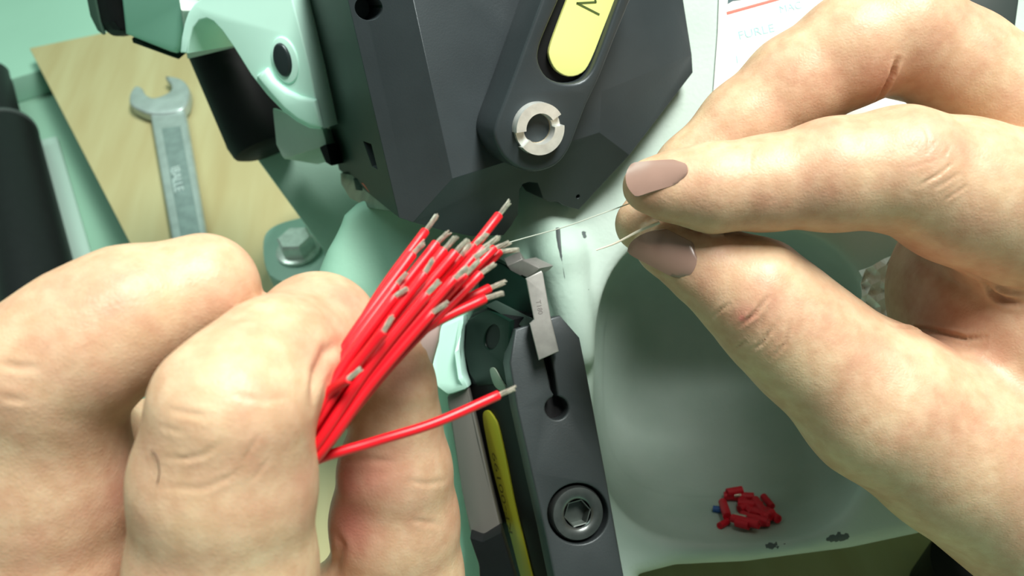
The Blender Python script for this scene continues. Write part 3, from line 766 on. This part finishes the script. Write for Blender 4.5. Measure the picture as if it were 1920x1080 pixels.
# ---- stickers and black strip on the right
KP = Plane((1300, 100, 214.6), (1700, 100, 214.6), (1500, 300, 214.6))
stk = slab('white_sticker', KP, [(1354, -150), (1760, -150), (1760, 60), (1690, 300), (1336, 300), (1337, 180), (1346, 60)], M_STICK, mc, thick=.5, bevel=.1, off=.35)
slab('red_rule', KP, [(1362, 22), (1452, -3), (1560, -34), (1560, -30), (1452, 3), (1363, 28)], M_REDINK, stk, thick=.2, bevel=.02, off=.42)
slab('logo_block', KP, [(1364, 8), (1369, -60), (1420, -70), (1398, -1), (1374, 2)], mat('logo_ink', (0.06, 0.12, 0.13), .6), stk, thick=.2, bevel=.02, off=.42)
lettering('lettering', 'FURLE', KP, 1418, 60, 22, (1518, 37), M_INK2, stk, off=.42, stretch=1.15)
lettering('lettering', 'MAC', KP, 1482, 14, 20, (1582, -9), M_INK2, stk, off=.42)
lettering('lettering', 'I', KP, 1382, 112, 20, (1482, 98), M_INK2, stk, off=.42)
st = [P(1826, -140, 205), P(1815, 34, 205), P(1900, 90, 205), P(1916, -30, 205), P(1918, -140, 205)]
solid('black_strip', st, [v + np.array([0, 0, 12.]) for v in st], mat('black_band', (0.022, 0.035, 0.032), .5), mc, bevel=.8)
# dark round block put in for the shadow under the right lip
fc = bench(1850, 1075, 18)
lathe('shadow_block', fc, ZUP, [(15, -18), (16, -16), (14, 4), (12, 5)], M_RUBBER, mc)

for o in bpy.data.objects:
    if o.type == 'MESH' and (o.parent is mc or (o.parent and o.parent.parent is mc)):
        for v in o.data.vertices:
            if v.co.z + ROOT[o.name][2] < .0004: v.co.z = .0004 - ROOT[o.name][2]

# ================================================================== OFFCUTS IN THE TRAY
def offcut(name, x0, y0, x1, y1, rpx, m, label, group, lift=0.0):
    q = []
    for t in np.linspace(0, 1, 4):
        p, n = ray(CAST_BVH, x0 + (x1 - x0) * t, y0 + (y1 - y0) * t)
        if p is None: return
        q.append((p, n))
    r = rpx * q[0][0][2] / F
    nn = unit(sum(n for _, n in q))
    path = [q[0][0] * (1 - t) + q[3][0] * t + nn * (r + lift) for t in np.linspace(0, 1, 3)]
    dev = max(float((qq[0] - (q[0][0] * (1 - t) + q[3][0] * t)) @ nn) for qq, t in zip(q, np.linspace(0, 1, 4)))
    path = [p + nn * max(dev, 0) for p in path]
    ax_ = unit(path[2] - path[0]); Lc = np.linalg.norm(path[2] - path[0])
    o = lathe(name, path[0], ax_, [(r * .55, .25), (r * .55, 0), (r, 0), (r * 1.03, Lc * .5), (r, Lc), (r * .55, Lc), (r * .55, Lc - .25)], m, None, 12, 50)
    return tag(o, label, 'offcut', group)
GRP = 'red insulation offcuts in the tray'
LB = 'short red insulation offcut in the heap at the bottom of the tray'
for i, (a_, b_, c_, d_) in enumerate([(1357, 936, 1413, 938), (1384, 952, 1430, 958), (1354, 954, 1363, 982), (1373, 989, 1423, 1002),
        (1400, 969, 1434, 961), (1437, 967, 1460, 984), (1406, 984, 1441, 993), (1413, 974, 1445, 987), (1391, 943, 1410, 967), (1398, 991, 1443, 990), (1417, 950, 1440, 984), (1362, 938, 1390, 933), (1386, 962, 1412, 952), (1420, 962, 1446, 972), (1380, 994, 1404, 1000), (1425, 986, 1452, 978), (1392, 972, 1416, 984)]):
    offcut('insulation_offcut', a_, b_, c_, d_, 8.0, M_REDCUT, LB, GRP, lift=(i % 4) * .45)
offcut('insulation_offcut', 1432, 936, 1448, 955, 6.5, M_REDCUT, 'single red insulation offcut lying apart, upper right of the tray heap', GRP)
offcut('insulation_offcut', 1349, 992, 1364, 984, 6.5, M_REDCUT, 'short red insulation offcut at the lower left end of the tray heap', GRP)
offcut('insulation_offcut', 1336, 959, 1351, 961, 6, M_BLUE, 'small blue insulation offcut at the left of the red heap', 'blue offcuts in the tray')
for a_, b_, c_, d_, l_ in ((1378, 979, 1399, 984, 'lowest and largest pale metal strand clipping among the red offcuts'), (1396, 953, 1408, 956, 'pale metal strand clipping in the middle of the red offcuts'),
                       (1376, 941, 1388, 940, 'uppermost pale metal strand clipping among the red offcuts')):
    offcut('metal_strand_offcut', a_, b_, c_, d_, 3.4, M_TIN, l_, 'strand clippings in the tray', 1.6)

# ================================================================== CRINKLED FILM seen through the gap of the right hand
fv, ff = [], []
nx_, ny_ = 15, 12
for j in range(ny_):
    for i in range(nx_):
        p = P(1610 + i * 9, 508 + j * 12 - i * 4.5, 210)
        p = p + np.array([0, 0, -1.4 * abs(math.sin(i * .7 + j * 1.9)) - 1.2 * ((i * 7 + j * 13) % 5) / 5])
        fv.append(p)
for j in range(ny_ - 1):
    for i in range(nx_ - 1): ff.append((j * nx_ + i, j * nx_ + i + 1, (j + 1) * nx_ + i + 1, (j + 1) * nx_ + i))
fo = mk('plastic_film', fv, ff, M_FILM, recalc=False)
md = fo.modifiers.new('t', 'SOLIDIFY'); md.thickness = .00015
tag(fo, 'crinkled shiny plastic film on the machine, seen through the gap beside the right thumb', 'plastic film')

# ================================================================== HANDS
def crease(co, nrm, bvh, pts, depth, width):
    path = []
    for (x0, y0), (x1, y1) in zip(pts[:-1], pts[1:]):
        n = max(2, int(math.hypot(x1 - x0, y1 - y0) / 4))
        for t in np.linspace(0, 1, n):
            p, _ = ray(bvh, x0 + (x1 - x0) * t, y0 + (y1 - y0) * t)
            if p is not None: path.append(p)
    if not path: return
    path = np.array(path); m = len(path)
    lo_, hi_ = path.min(0) - 3 * width - 1, path.max(0) + 3 * width + 1
    sel = np.nonzero(((co > lo_) & (co < hi_)).all(1))[0]
    if not len(sel): return
    D2 = ((co[sel][:, None, :] - path[None]) ** 2).sum(2)
    j = D2.argmin(1); d = np.sqrt(D2[np.arange(len(sel)), j])
    taper = np.clip(np.minimum(j + 1, m - j) / (m * .25 + 1), .15, 1)
    prof = np.exp(-(d / width) ** 2) - .35 * np.exp(-((d - 2.0 * width) / width) ** 2)
    co[sel] -= nrm[sel] * (depth * prof * taper)[:, None]
def finish_hand(o, creases, spots):
    me = o.data
    bvh, co = bvh_of(o)
    n = len(co); nr = np.empty(n * 3); me.vertices.foreach_get('normal', nr) if hasattr(me.vertices[0], 'normal') else None
    nr = nr.reshape(-1, 3) @ RM
    flush_shade = np.zeros(n)
    for x, y, rpx, s in spots:
        p, _ = ray(bvh, x, y)
        if p is None: continue
        r = rpx * p[2] / F; d = np.linalg.norm(co - p, axis=1)
        flush_shade = np.maximum(flush_shade, s * np.exp(-(d / r) ** 2))
    for pts, dep, wid in creases: crease(co, nr, bvh, pts, dep * (1.3 if dep < .4 else 1.0), wid * (1.2 if dep < .4 else 1.0))
    me.vertices.foreach_set('co', (Wn(co) - ROOT[o.name]).ravel())
    a_ = me.attributes.new('flush_shade', 'FLOAT', 'POINT'); a_.data.foreach_set('value', flush_shade.astype(np.float32))
    me.update(); return bvh_of(o)[0]
def nail(hand, bvh, quad, lift=.25, thick=.45, nu=13, nv_=11, m=M_NAIL_SHADED, name='fingernail'):
    """quad: pixel corners base-left, base-right, tip-right, tip-left; a curved plate fitted to the finger"""
    q = [np.array(p, float) for p in quad]; bow = (q[3] - q[0] + q[2] - q[1]) / 2
    pix, ss, ts = [], [], []
    for i in range(nu):
        s = i / (nu - 1)
        for j in range(nv_):
            t = 2 * j / (nv_ - 1) - 1
            A_ = q[0] + (q[3] - q[0]) * s; B_ = q[1] + (q[2] - q[1]) * s
            w_ = 1 - .20 * max(0, 1 - s / .22) ** 2 - .10 * max(0, (s - .85) / .15) ** 2
            c = (A_ + B_) / 2 + (B_ - A_) / 2 * t * w_
            c = c + bow * (.13 * abs(t) ** 2.4 * max(0, 1 - s / .45) ** 1.5 - .10 * abs(t) ** 2.2 * s ** 4)
            pix.append(c); ss.append(s); ts.append(t)
    hits = [(k,) + ray(bvh, *c) for k, c in enumerate(pix)]
    ok = [(k, p, n) for k, p, n in hits if p is not None]
    md_ = np.median([p[2] for _, p, _ in ok]); ok = [x for x in ok if abs(x[1][2] - md_) < 4]
    Q = np.array([p for _, p, _ in ok]); c0 = Q.mean(0); n0 = np.linalg.svd(Q - c0)[2][2]
    if n0 @ c0 > 0: n0 = -n0
    res = (Q - c0) @ n0; tt = np.array([ts[k] for k, _, _ in ok])
    a2 = np.polyfit(tt ** 2, res, 1); cur = float(np.clip(a2[0], -1.6, -.25)); base = float(np.percentile(res - cur * tt ** 2, 70))
    up, dn = [], []
    for c, s, t in zip(pix, ss, ts):
        d = P(c[0], c[1], 1.0); p = d * (float(c0 @ n0) / float(d @ n0))
        z = base + cur * t * t + lift * (-.55 + 1.55 * min(1, s * 1.6))
        up.append(p + n0 * z); dn.append(p + n0 * (z - thick))
    V = up + dn; N_ = nu * nv_; Fc = []
    for i in range(nu - 1):
        for j in range(nv_ - 1):
            a_ = i * nv_ + j; f = (a_, a_ + 1, a_ + nv_ + 1, a_ + nv_)
            Fc += [f, tuple(N_ + k for k in reversed(f))]
    rim = [i * nv_ for i in range(nu)] + [(nu - 1) * nv_ + j for j in range(1, nv_)] + [i * nv_ + nv_ - 1 for i in range(nu - 2, -1, -1)] + [j for j in range(nv_ - 2, 0, -1)]
    for k in range(len(rim)):
        a_, b_ = rim[k], rim[(k + 1) % len(rim)]; Fc.append((a_, b_, N_ + b_, N_ + a_))
    return mk(name, V, Fc, m, hand, 60)

# ---- right hand
RH = empty('hand', P(1960, 1000, 168), 'bare right hand pinching a fine strand between thumb and forefinger', 'hand')
hh = .72
lo, hi = (10, -82, 128), (132, 62, 205)
G = grid(lo, hi, hh)
index = chain(G, [(1217, 349, 150, 50), (1262, 350, 150, 63), (1335, 352, 150, 81), (1435, 344, 150, 86), (1560, 328, 149, 103), (1690, 318, 149, 115), (1800, 358, 152, 134), (1990, 420, 159, 165)], 2.2)
middle = chain(G, [(1207, 420, 164, 54), (1300, 322, 165, 70), (1395, 236, 165, 82), (1490, 160, 164, 92), (1600, 92, 162, 102), (1690, 58, 161, 102), (1800, 124, 163, 101), (2000, 278, 166, 128)], 2.2)
ring_ = chain(G, [(1355, 345, 181, 60), (1412, 235, 181, 78), (1500, 150, 180, 86), (1655, 40, 178, 90), (1800, 110, 176, 90), (2030, 270, 176, 120)], 2.2)
little = chain(G, [(1480, 240, 192, 60), (1600, 90, 192, 75), (1800, 130, 190, 80), (2050, 300, 186, 105)], 2.2)
thumb = chain(G, [(1236, 462, 158, 44), (1262, 470, 158, 55), (1332, 502, 158, 78), (1412, 550, 157, 104), (1465, 600, 158, 112), (1520, 650, 159, 118), (1650, 755, 161, 148), (1800, 842, 165, 168), (2050, 990, 173, 215)], 2.2)
palm = smin(chain(G, [(1880, 545, 180, 205), (2090, 480, 174, 210)], 4), chain(G, [(1960, 620, 172, 235), (2080, 900, 176, 260), (2330, 1250, 190, 300)], 4), 6)
palm = smin(palm, chain(G, [(2070, 360, 174, 130), (2080, 520, 178, 220)], 4), 6)
fing = smin(index, middle, .35); fing = smin(fing, ring_, .35); fing = smin(fing, little, .35); fing = smin(fing, thumb, .35)
allr = smin(fing, palm, 4.5)
rh = net_object('skin', allr, lo, hh, M_SKIN, RH, sub=1)
cr = [([(1367, 570), (1352, 580), (1333, 597)], .16, .26), ([(1438, 556), (1416, 588), (1386, 613)], .34, .28), ([(1396, 641), (1377, 654)], .18, .26),
      ([(1449, 613), (1428, 644), (1405, 661)], .22, .26), ([(1482, 603), (1471, 644), (1446, 677)], .22, .26), ([(1433, 594), (1424, 616)], .10, .26),
      ([(1376, 585), (1362, 610)], .08, .26), ([(1462, 596), (1448, 628)], .08, .26),
      ([(1727, 254), (1709, 284)], .11, .24), ([(1733, 236), (1742, 261), (1738, 289)], .11, .24), ([(1755, 264), (1739, 288)], .11, .24), ([(1783, 273), (1768, 298)], .12, .24),
      ([(1796, 298), (1761, 327), (1720, 350)], .15, .25), ([(1802, 324), (1752, 355)], .13, .24), ([(1815, 346), (1771, 377)], .12, .24), ([(1760, 300), (1700, 316)], .06, .24),
      ([(1442, 434), (1438, 418)], .12, 1.0), ([(1411, 274), (1405, 320)], .08, .3), ([(1690, 452), (1684, 428), (1688, 405)], .22, 1.2),
      ([(1682, 112), (1672, 140), (1655, 172), (1634, 204)], 1.2, .45),
      ([(1672, 611), (1744, 619), (1811, 635), (1847, 633)], .8, .45), ([(1844, 524), (1860, 548), (1884, 563), (1918, 569)], .9, .6), ([(1800, 505), (1880, 540), (1918, 545)], .6, .6),
      ([(1690, 470), (1770, 520), (1850, 560)], .4, 1.2)]
sp = [(1392, 597, 9, 1.0), (1398, 588, 30, .45), (1430, 570, 70, .18), (1230, 395, 60, .30), (1300, 410, 90, .22), (1490, 410, 90, .2), (1560, 470, 60, .35), (1480, 450, 60, .35),
      (1740, 270, 70, .22), (1600, 240, 40, .05), (1660, 150, 60, .35), (1750, 600, 110, .25), (1880, 640, 90, .18), (1600, 160, 120, .15), (1700, 120, 120, .15), (1760, 480, 120, .2), (1330, 540, 60, .15), (1820, 600, 60, .2)]
rb = finish_hand(rh, cr, sp)
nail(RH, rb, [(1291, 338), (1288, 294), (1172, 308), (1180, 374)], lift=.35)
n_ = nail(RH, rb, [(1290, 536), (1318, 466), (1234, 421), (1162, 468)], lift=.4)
# the thumbnail's long free edge runs on past the fingertip
ed = catmull([P(1236, 417, 152.5), P(1196, 434, 152.2), P(1156, 455, 152.4), P(1118, 469, 152.6)], 6)
tube('free_edge', ed, list(np.linspace(.30, .12, len(ed))), M_NAILEDGE, n_, 8)

# ---- left hand
LH = empty('hand', P(300, 1250, 135), 'bare left hand gripping a bundle of red wires, knuckles towards the camera', 'hand')
lo, hi = (-142, -112, 88), (8, 14, 178)
G = grid(lo, hi, hh)
index = chain(G, [(415, 1330, 122, 185), (418, 1080, 114, 168), (421, 900, 110, 163), (436, 770, 107, 144), (468, 724, 109.5, 120), (516, 678, 114.5, 115), (596, 626, 127, 108), (632, 715, 138, 84)], 3.0)
middle = chain(G, [(60, 1330, 136, 186), (66, 1080, 129, 168), (74, 900, 125, 162), (92, 695, 118, 140), (170, 636, 118, 134), (250, 588, 119.5, 122), (382, 541, 123, 94), (436, 640, 136, 80)], 3.0)
ring_ = chain(G, [(-260, 1330, 140, 175), (-200, 1050, 132, 158), (-160, 850, 128, 130), (20, 790, 134, 105), (150, 800, 142, 85), (190, 890, 150, 70)], 2.0)
little = chain(G, [(-480, 1330, 150, 150), (-400, 1100, 146, 120), (-220, 1000, 150, 90), (-100, 1010, 158, 70)], 2.0)
thumb = chain(G, [(757, 664, 132, 46), (750, 720, 133, 64), (744, 790, 136, 80), (741, 880, 139, 103), (740, 975, 143, 117), (745, 1085, 147, 121), (705, 1300, 148, 160)], 2.2)
palm = smin(chain(G, [(-300, 1420, 150, 240), (50, 1400, 142, 250), (420, 1400, 136, 230)], 4), chain(G, [(620, 1255, 146, 188), (420, 1350, 150, 230)], 4), 6)
palm = smin(palm, chain(G, [(290, 850, 154, 105), (330, 1230, 152, 190)], 4), 6)
fing = smin(index, middle, .3); fing = smin(fing, ring_, .3); fing = smin(fing, little, .3); fing = smin(fing, thumb, .3)
alll = smin(fing, palm, 4.5)
lh = net_object('skin', alll, lo, hh, M_SKIN, LH, sub=1)
cr = [([(311, 858), (349, 861), (380, 854), (421, 828)], .10, .26), ([(302, 913), (380, 917), (428, 897), (462, 875)], .07, .28), ([(455, 870), (487, 812)], .08, .24),
      ([(310, 766), (343, 774), (399, 783)], .10, .3), ([(430, 740), (500, 752), (540, 745)], .08, .3), ([(300, 800), (345, 812)], .07, .26), ([(470, 905), (505, 860)], .06, .24),
      ([(648, 640), (610, 662), (592, 700), (584, 760)], .5, .8), ([(0, 682), (31, 689), (70, 690)], .14, .4), ([(0, 745), (50, 753)], .1, .4),
      ([(628, 1072), (640, 1022), (628, 1005)], .3, .8), ([(642, 868), (690, 862), (740, 866)], .12, .4), ([(760, 900), (800, 908), (840, 900)], .10, .35), ([(770, 975), (830, 985)], .08, .35)]
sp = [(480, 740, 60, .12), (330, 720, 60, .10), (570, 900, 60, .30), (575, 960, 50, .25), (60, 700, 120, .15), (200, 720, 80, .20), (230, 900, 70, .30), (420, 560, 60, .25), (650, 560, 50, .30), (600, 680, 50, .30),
      (645, 900, 70, .75), (655, 980, 80, .75), (690, 890, 70, .5), (735, 930, 80, .25), (740, 720, 60, .15), (100, 960, 120, .1)]  # heavy thumb spots also paint the forefinger's shadow in dark red
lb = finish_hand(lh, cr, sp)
# thumbnail seen nearly edge-on
ne = [P(790, 618, 131), P(824, 606, 132), P(820, 640, 132), P(806, 690, 132), P(796, 688, 131), P(787, 655, 130)]
solid('fingernail', ne, [v + np.array([.2, -.1, 1.2]) for v in ne], mat('pale_nail', (0.72, 0.56, 0.52), .3), LH, bevel=.3)
hp_ = []
for x, y in ((287, 842), (296, 852), (301, 868), (302, 886), (298, 905)):
    p, n = ray(lb, x, y); hp_.append(p + n * .25)
tube('hair', catmull(hp_, 5), .055, M_HAIR, LH, 6)

# ================================================================== RED WIRES
def wire(E_, T_, De, root, mid=None, label='', rpx=9.4, strands=6, bulge=.022):
    Ex, Ey = E_; Tx, Ty = T_
    # from the gap under the middle finger, behind the forefinger, out and up to the stripped tip
    rx, ry, rD = root; rD -= 6.5; De -= 4.0
    rx, ry = 588 + (rx - 588) * 1.9, 826 + (ry - 826) * 1.35
    pts = [P(225 + rx * .15, 1000 + (ry - 835) * .45, 135 + (rD - 114) * .4), P(470, 958 + (ry - 835) * .6, 130 + (rD - 114) * .5), P(545, 893 + (ry - 835) * .8, 121 + (rD - 114) * .7), P(rx, ry, rD)]
    if mid is None:
        mx, my = rx + (Ex - rx) * .5, ry + (Ey - ry) * .5
        dx, dy = Ex - rx, Ey - ry
        mid = [(mx + dy * bulge, my - dx * bulge)]
    for k, (mx, my) in enumerate(mid):
        t = ((k + 1) / (len(mid) + 1)) ** 2; pts.append(P(mx, my, rD + (De - rD) * t))
    pts.append(P(Ex, Ey, De))
    path = catmull(pts, 9); r = rpx * .0706
    o = empty('red_wire', pts[3], label, 'wire', 'red stripped wires in the left hand')
    Vi, Fi = tube_data(path, r, 12, cap=False)
    # cut face with a bore
    end = path[-1]; d = unit(path[-1] - path[-2]); n0 = len(Vi)
    last = Vi[-12:]
    for s_, z in ((.93, .12), (.5, .12), (.5, -.6)):
        Vi += [end + (v - end) * s_ + d * z for v in last]
    for k in range(12):
        k2 = (k + 1) % 12; b0 = n0 - 12
        for lvl in range(3): Fi.append((b0 + lvl * 12 + k, b0 + lvl * 12 + k2, b0 + (lvl + 1) * 12 + k2, b0 + (lvl + 1) * 12 + k))
    Fi.append(tuple(range(12)))
    mk('insulation', Vi, Fi, M_RED, o, 60)
    Tx, Ty = Ex + (Tx - Ex) * 1.14, Ey + (Ty - Ey) * 1.14; tip = P(Tx, Ty, De - .3); L_ = np.linalg.norm(tip - end); d = unit(tip - end)
    x = unit(np.cross(d, [0, .3, 1])); y = np.cross(d, x); V, Fc = [], []
    ph = random.random() * 6
    for k in range(strands + 1):
        a0 = ph + 2 * math.pi * k / strands; rc = 0 if k == strands else r * .37
        sp_ = 1 + random.uniform(-.05, .35); le = L_ * random.uniform(.86, 1.05)
        q = []
        for t in np.linspace(-.25, 1, 7):
            a_ = a0 + t * 1.7; f = rc * (1 + (sp_ - 1) * max(t, 0))
            q.append(end + d * le * t + f * (math.cos(a_) * x + math.sin(a_) * y))
        v_, f_ = tube_data(q, r * .150, 6); n0 = len(V); V += v_; Fc += [tuple(i + n0 for i in g) for g in f_]
    mk('conductor', V, Fc, M_TIN, o, 50)
    return o
wires = [  # end, tip, depth, root, mid, label
    ((934, 741), (965, 728), 124, (585, 857, 121), [(700, 829), (815, 793)], 'lone red wire bending right below the bundle towards the black plate'),
    ((935, 404), (954, 380), 131, (588, 838, 122.5), [(700, 690), (818, 552)], 'longest red wire reaching up to the black steel head'),
    ((797, 434), (818, 406), 129, (578, 800, 122), [(640, 672), (715, 546)], 'red wire with its tip farthest up along the left edge of the bundle'),
    ((917, 541), (945, 529), 128, (592, 842, 123), [(690, 716), (790, 606)], 'upper of the two red wires fanning right below the bundle'),
    ((908, 560), (940, 551), 125.5, (594, 846, 121), [(692, 732), (790, 622)], 'lower of the two red wires fanning right below the bundle'),
    ((652, 711), (675, 693), 112.6, (586, 800, 117.5), [(615, 738)], 'shortest red wire, its stripped tip nearest the left forefinger'),
    ((718, 623), (734, 595), 114.4, (584, 815, 118), None, "red wire on the bundle's near face, its tip just above the shortest wire's tip"),
    ((738, 558), (761, 542), 118, (582, 805, 118), None, "red wire on the bundle's left edge, its bare tip fourth from the top there"),
    ((742, 535), (763, 512), 121.5, (579, 800, 119.5), None, "red wire on the bundle's left edge, its bare tip third from the top there"),
    ((773, 477), (794, 456), 124, (577, 795, 120.5), None, "red wire on the bundle's left edge, its bare tip second from the top there"),
    ((795, 514), (811, 488), 119.5, (586, 820, 119), None, "red wire on the bundle's near face, uppermost of three tips down its middle"),
    ((799, 553), (821, 530), 117.6, (590, 835, 118), None, "red wire on the bundle's near face, middle one of three tips down its middle"),
    ((808, 588), (836, 570), 118.4, (594, 845, 118.5), [(694, 722)], "red wire on the bundle's near face, lowest of three tips down its middle"),
    ((850, 524), (874, 503), 119.5, (592, 838, 119), None, "red wire in the row of tips below the bundle's top row, first from the left"),
    ((818, 457), (839, 437), 125, (582, 806, 121.5), None, "red wire in the bundle's top row of tips, first from the left"),
    ((832, 469), (853, 446), 122.5, (585, 815, 120.5), None, "red wire in the bundle's top row of tips, second from the left"),
    ((853, 474), (876, 451), 122.6, (587, 822, 120.5), None, "red wire in the bundle's top row of tips, third from the left"),
    ((863, 482), (881, 459), 124.8, (588, 826, 121.5), None, "red wire in the bundle's top row of tips, fourth from the left"),
    ((888, 461), (911, 440), 127.5, (588, 830, 122.5), None, "red wire in the bundle's top row of tips, fifth from the left"),
    ((905, 466), (933, 446), 125.2, (590, 834, 121.5), None, "red wire in the bundle's top row of tips, sixth from the left"),
    ((886, 485), (916, 465), 123.2, (591, 836, 120.8), None, "red wire in the row of tips below the bundle's top row, third from the left"),
    ((871, 516), (896, 491), 121.6, (592, 840, 120), None, "red wire in the row of tips below the bundle's top row, second from the left"),
    ((926, 466), (954, 456), 130, (590, 838, 123.5), None, "red wire in the bundle's top row of tips, seventh from the left"),
    ((936, 472), (968, 469), 132, (592, 842, 124.5), None, "red wire in the bundle's top row of tips, eighth from the left"),
    ((900, 514), (926, 496), 124.5, (593, 844, 121.5), None, "red wire in the row of tips below the bundle's top row, fourth from the left")]
for e_, t_, D_, r_, m_, l_ in wires: wire(e_, t_, D_, r_, m_, l_)
# hair-fine strand pinched by the right hand
fs = catmull([P(940, 459, 151), P(985, 446, 151), P(1060, 425, 151), P(1130, 400, 152), P(1190, 378, 155)], 6)
tag(tube('fine_strand', fs, .10, M_FIBRE, None, 6), 'hair-fine pale strand held by the right forefinger and thumb tips', 'strand')
